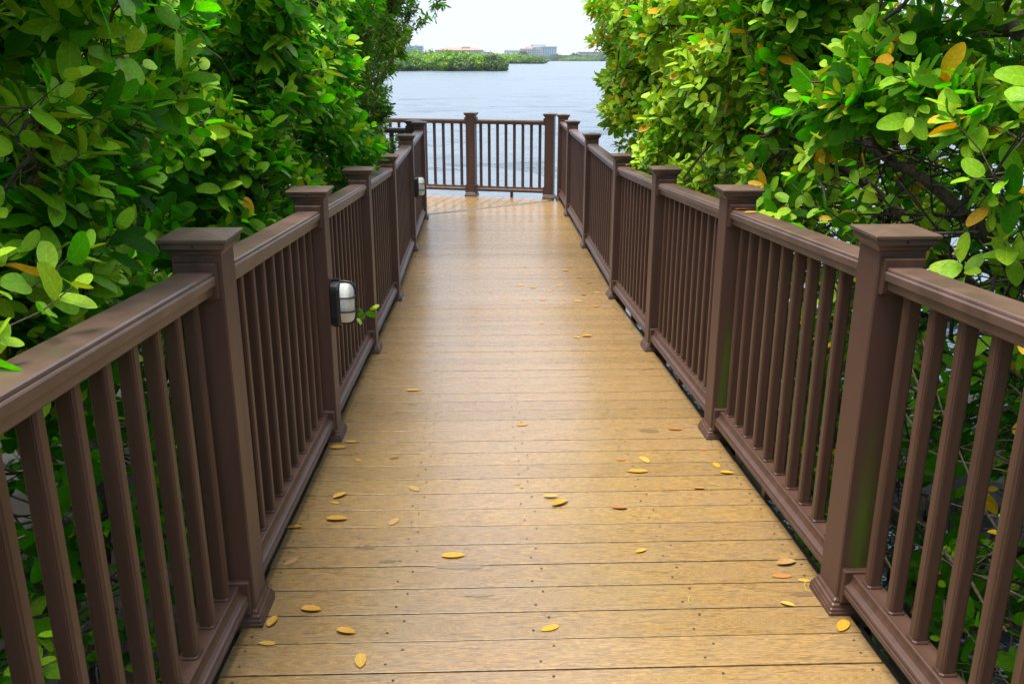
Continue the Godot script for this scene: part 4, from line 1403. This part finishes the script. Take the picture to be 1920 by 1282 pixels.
func build_litter() -> void:
	rng.seed = 55
	var f := leaf_texture()
	var kinds := [[], [], []]
	var cols := [[lin(0.62, 0.345, 0.025), lin(0.55, 0.285, 0.022), lin(0.60, 0.36, 0.06)], [lin(0.36, 0.15, 0.04), lin(0.45, 0.20, 0.05)], [lin(0.48, 0.29, 0.105), lin(0.42, 0.25, 0.10)]]
	for k in 3:
		for c in cols[k]:
			var m := std(c, 0.5)
			m.albedo_texture = f
			m.backlight_enabled = true
			m.backlight = Color(0.3, 0.28, 0.2)
			for curl in [0.12, 0.35, 0.7]: kinds[k].append(fallen_leaf_mesh(m, curl))
	var words := ["yellow", "brown", "tan"]
	var ord := ["first", "second", "third", "fourth", "fifth", "sixth", "seventh", "eighth", "ninth", "tenth", "eleventh", "twelfth", "thirteenth", "fourteenth", "fifteenth", "sixteenth", "seventeenth", "eighteenth", "nineteenth", "twentieth"]
	var rows := []
	for i in range(0, LITTER.size(), 5): rows.append([LITTER[i], LITTER[i + 1], LITTER[i + 2], LITTER[i + 3], LITTER[i + 4]])
	rows.sort_custom(func(a, b): return a[1] < b[1])
	var tally := {}
	var zones := ["before the nearest posts", "between first and second posts", "between second and third posts", "between third and fourth posts", "between fourth and fifth posts"]
	var limits := [2.285, 3.77, 5.315, 6.925, 8.9]
	for r in rows:
		var zone := 0
		while zone < 4 and r[1] > limits[zone]: zone += 1
		var part: String = "left" if r[0] < -0.3 else ("middle" if r[0] < 0.3 else "right")
		var key := "%d%s%d" % [zone, part, r[4]]
		var rank: int = tally.get(key, 0)
		tally[key] = rank + 1
		var lab := "%s %s fallen leaf on the %s of the deck %s" % [ord[rank], words[int(r[4])], part, zones[zone]]
		var b := Basis(Vector3.RIGHT, -atan(SLOPE) if r[1] < RAMP_END else 0.0) * Basis(Vector3.UP, deg_to_rad(r[3] + (180 if rng.randf() < 0.35 and r[3] < 200 else 0)))
		var pool: Array = kinds[int(r[4])]
		var sz: float = r[2] * 0.93
		var o := put("fallen_leaf", pool[rng.randi() % pool.size()], self, Transform3D(b.scaled(Vector3(sz, sz, sz)), Vector3(r[0], deck_y(r[1]) + 0.0008, -r[1])))
		tag(o, lab, "leaf", "fallen leaves on the deck")
	# two on the right handrail
	var y := deck_y(4.05) + 1.0415
	var l1 := put("fallen_leaf", kinds[1][2], self, Transform3D(Basis(Vector3.UP, 0.1).scaled(Vector3.ONE * 0.05), Vector3(0.895, deck_y(3.66) + 1.0415, -3.66)))
	tag(l1, "small orange-brown leaf lying on the right handrail against the second right post", "leaf")
	var l2 := put("fallen_leaf", kinds[0][1], self, Transform3D(Basis(Vector3.UP, 0.3).scaled(Vector3.ONE * 0.062), Vector3(0.905, deck_y(3.55) + 1.0415, -3.55)))
	tag(l2, "yellow leaf lying on the right handrail just before the second right post", "leaf")
	# green stalks
	var green := std(lin(0.34, 0.40, 0.05), 0.6)
	var n := 0
	for s in [[0.81, 2.37, 1.3, 0.055, "curved green stalk on the deck before the base of the nearest right post"], [0.43, 2.30, 1.4, 0.04, "short green stalk on the right of the deck near the viewer"], [0.63, 3.52, 0.2, 0.05, "green stalk on the right of the deck before the second right post"], [0.72, 3.46, -0.7, 0.055, "slanting green stalk beside a brown leaf before the second right post"], [0.73, 3.16, -0.5, 0.05, "thin green stalk right of a brown leaf on the deck"]]:
		var mb := MB.new()
		var pts := PackedVector3Array()
		var rad := PackedFloat32Array()
		for k in 6:
			var t := k / 5.0 - 0.5
			pts.append(Vector3(t * s[3], 0.002 + 0.003 * absf(t), 0.35 * s[3] * (t * t - 0.1)))
			rad.append(0.0011)
		mb.tube(pts, rad, 5)
		var o := put("fallen_stalk", mb.mesh(green), self, Transform3D(Basis(Vector3.UP, s[2]), Vector3(s[0], deck_y(s[1]) + 0.001, -s[1])))
		tag(o, s[4], "stalk", "green stalks on the deck")

# ------------------------------------------------------------------

func _ready() -> void:
	var cam := Camera3D.new()
	cam.name = "camera"
	cam.fov = 2.0 * rad_to_deg(atan(641.0 / 1669.85))
	cam.near = 0.05
	cam.far = 5000.0
	cam.transform = Transform3D(Basis.from_euler(Vector3(deg_to_rad(-17.639), deg_to_rad(-1.954), deg_to_rad(0.06))), EYE)
	cam.current = true
	add_child(cam)
	var env := Environment.new()
	env.background_mode = Environment.BG_SKY
	var sky := Sky.new()
	var sm := ProceduralSkyMaterial.new()
	sm.sky_horizon_color = Color(0.735, 0.755, 0.785)
	sm.sky_top_color = Color(0.76, 0.85, 0.97)
	sm.sky_curve = 0.12
	sm.ground_bottom_color = Color(0.20, 0.22, 0.20)
	sm.ground_horizon_color = Color(0.55, 0.58, 0.58)
	var clouds := NoiseTexture2D.new()
	clouds.width = 1024
	clouds.height = 512
	clouds.seamless = true
	clouds.noise = noise_of(88, 0.011, 5)
	var ramp := Gradient.new()
	ramp.offsets = PackedFloat32Array([0.0, 0.45, 0.75, 1.0])
	ramp.colors = PackedColorArray([Color.BLACK, Color.BLACK, Color(0.8, 0.8, 0.8), Color.WHITE])
	clouds.color_ramp = ramp
	sm.sky_cover = clouds
	sm.sky_cover_modulate = Color(0.42, 0.42, 0.40)
	sky.sky_material = sm
	env.sky = sky
	env.background_energy_multiplier = 0.415
	env.tonemap_mode = Environment.TONE_MAPPER_LINEAR
	env.tonemap_exposure = 4.6
	env.sdfgi_enabled = true
	env.ssao_enabled = true
	env.ssil_enabled = true
	env.fog_enabled = true
	env.fog_density = 0.00012
	env.fog_light_color = Color(0.86, 0.91, 0.97)
	var we := WorldEnvironment.new()
	we.name = "world_environment"
	we.environment = env
	add_child(we)
	var sun := DirectionalLight3D.new()
	sun.name = "sun"
	sun.light_energy = 0.62
	sun.light_color = Color(1.0, 0.965, 0.90)
	sun.light_angular_distance = 42.0
	sun.shadow_enabled = true
	sun.look_at_from_position(Vector3(-2.0, 9.0, -0.2), Vector3.ZERO)
	add_child(sun)

	make_materials()
	make_shared()
	make_leaves()
	build_water()
	build_banks()
	build_decks()
	build_railings()
	build_bay()
	build_trees()
	lamp(3.785, "black caged bulkhead lamp with ribbed glass on the second left post, nearest the viewer")
	lamp(8.832, "black caged bulkhead lamp on the fifth left post, farther from the viewer")
	build_litter()
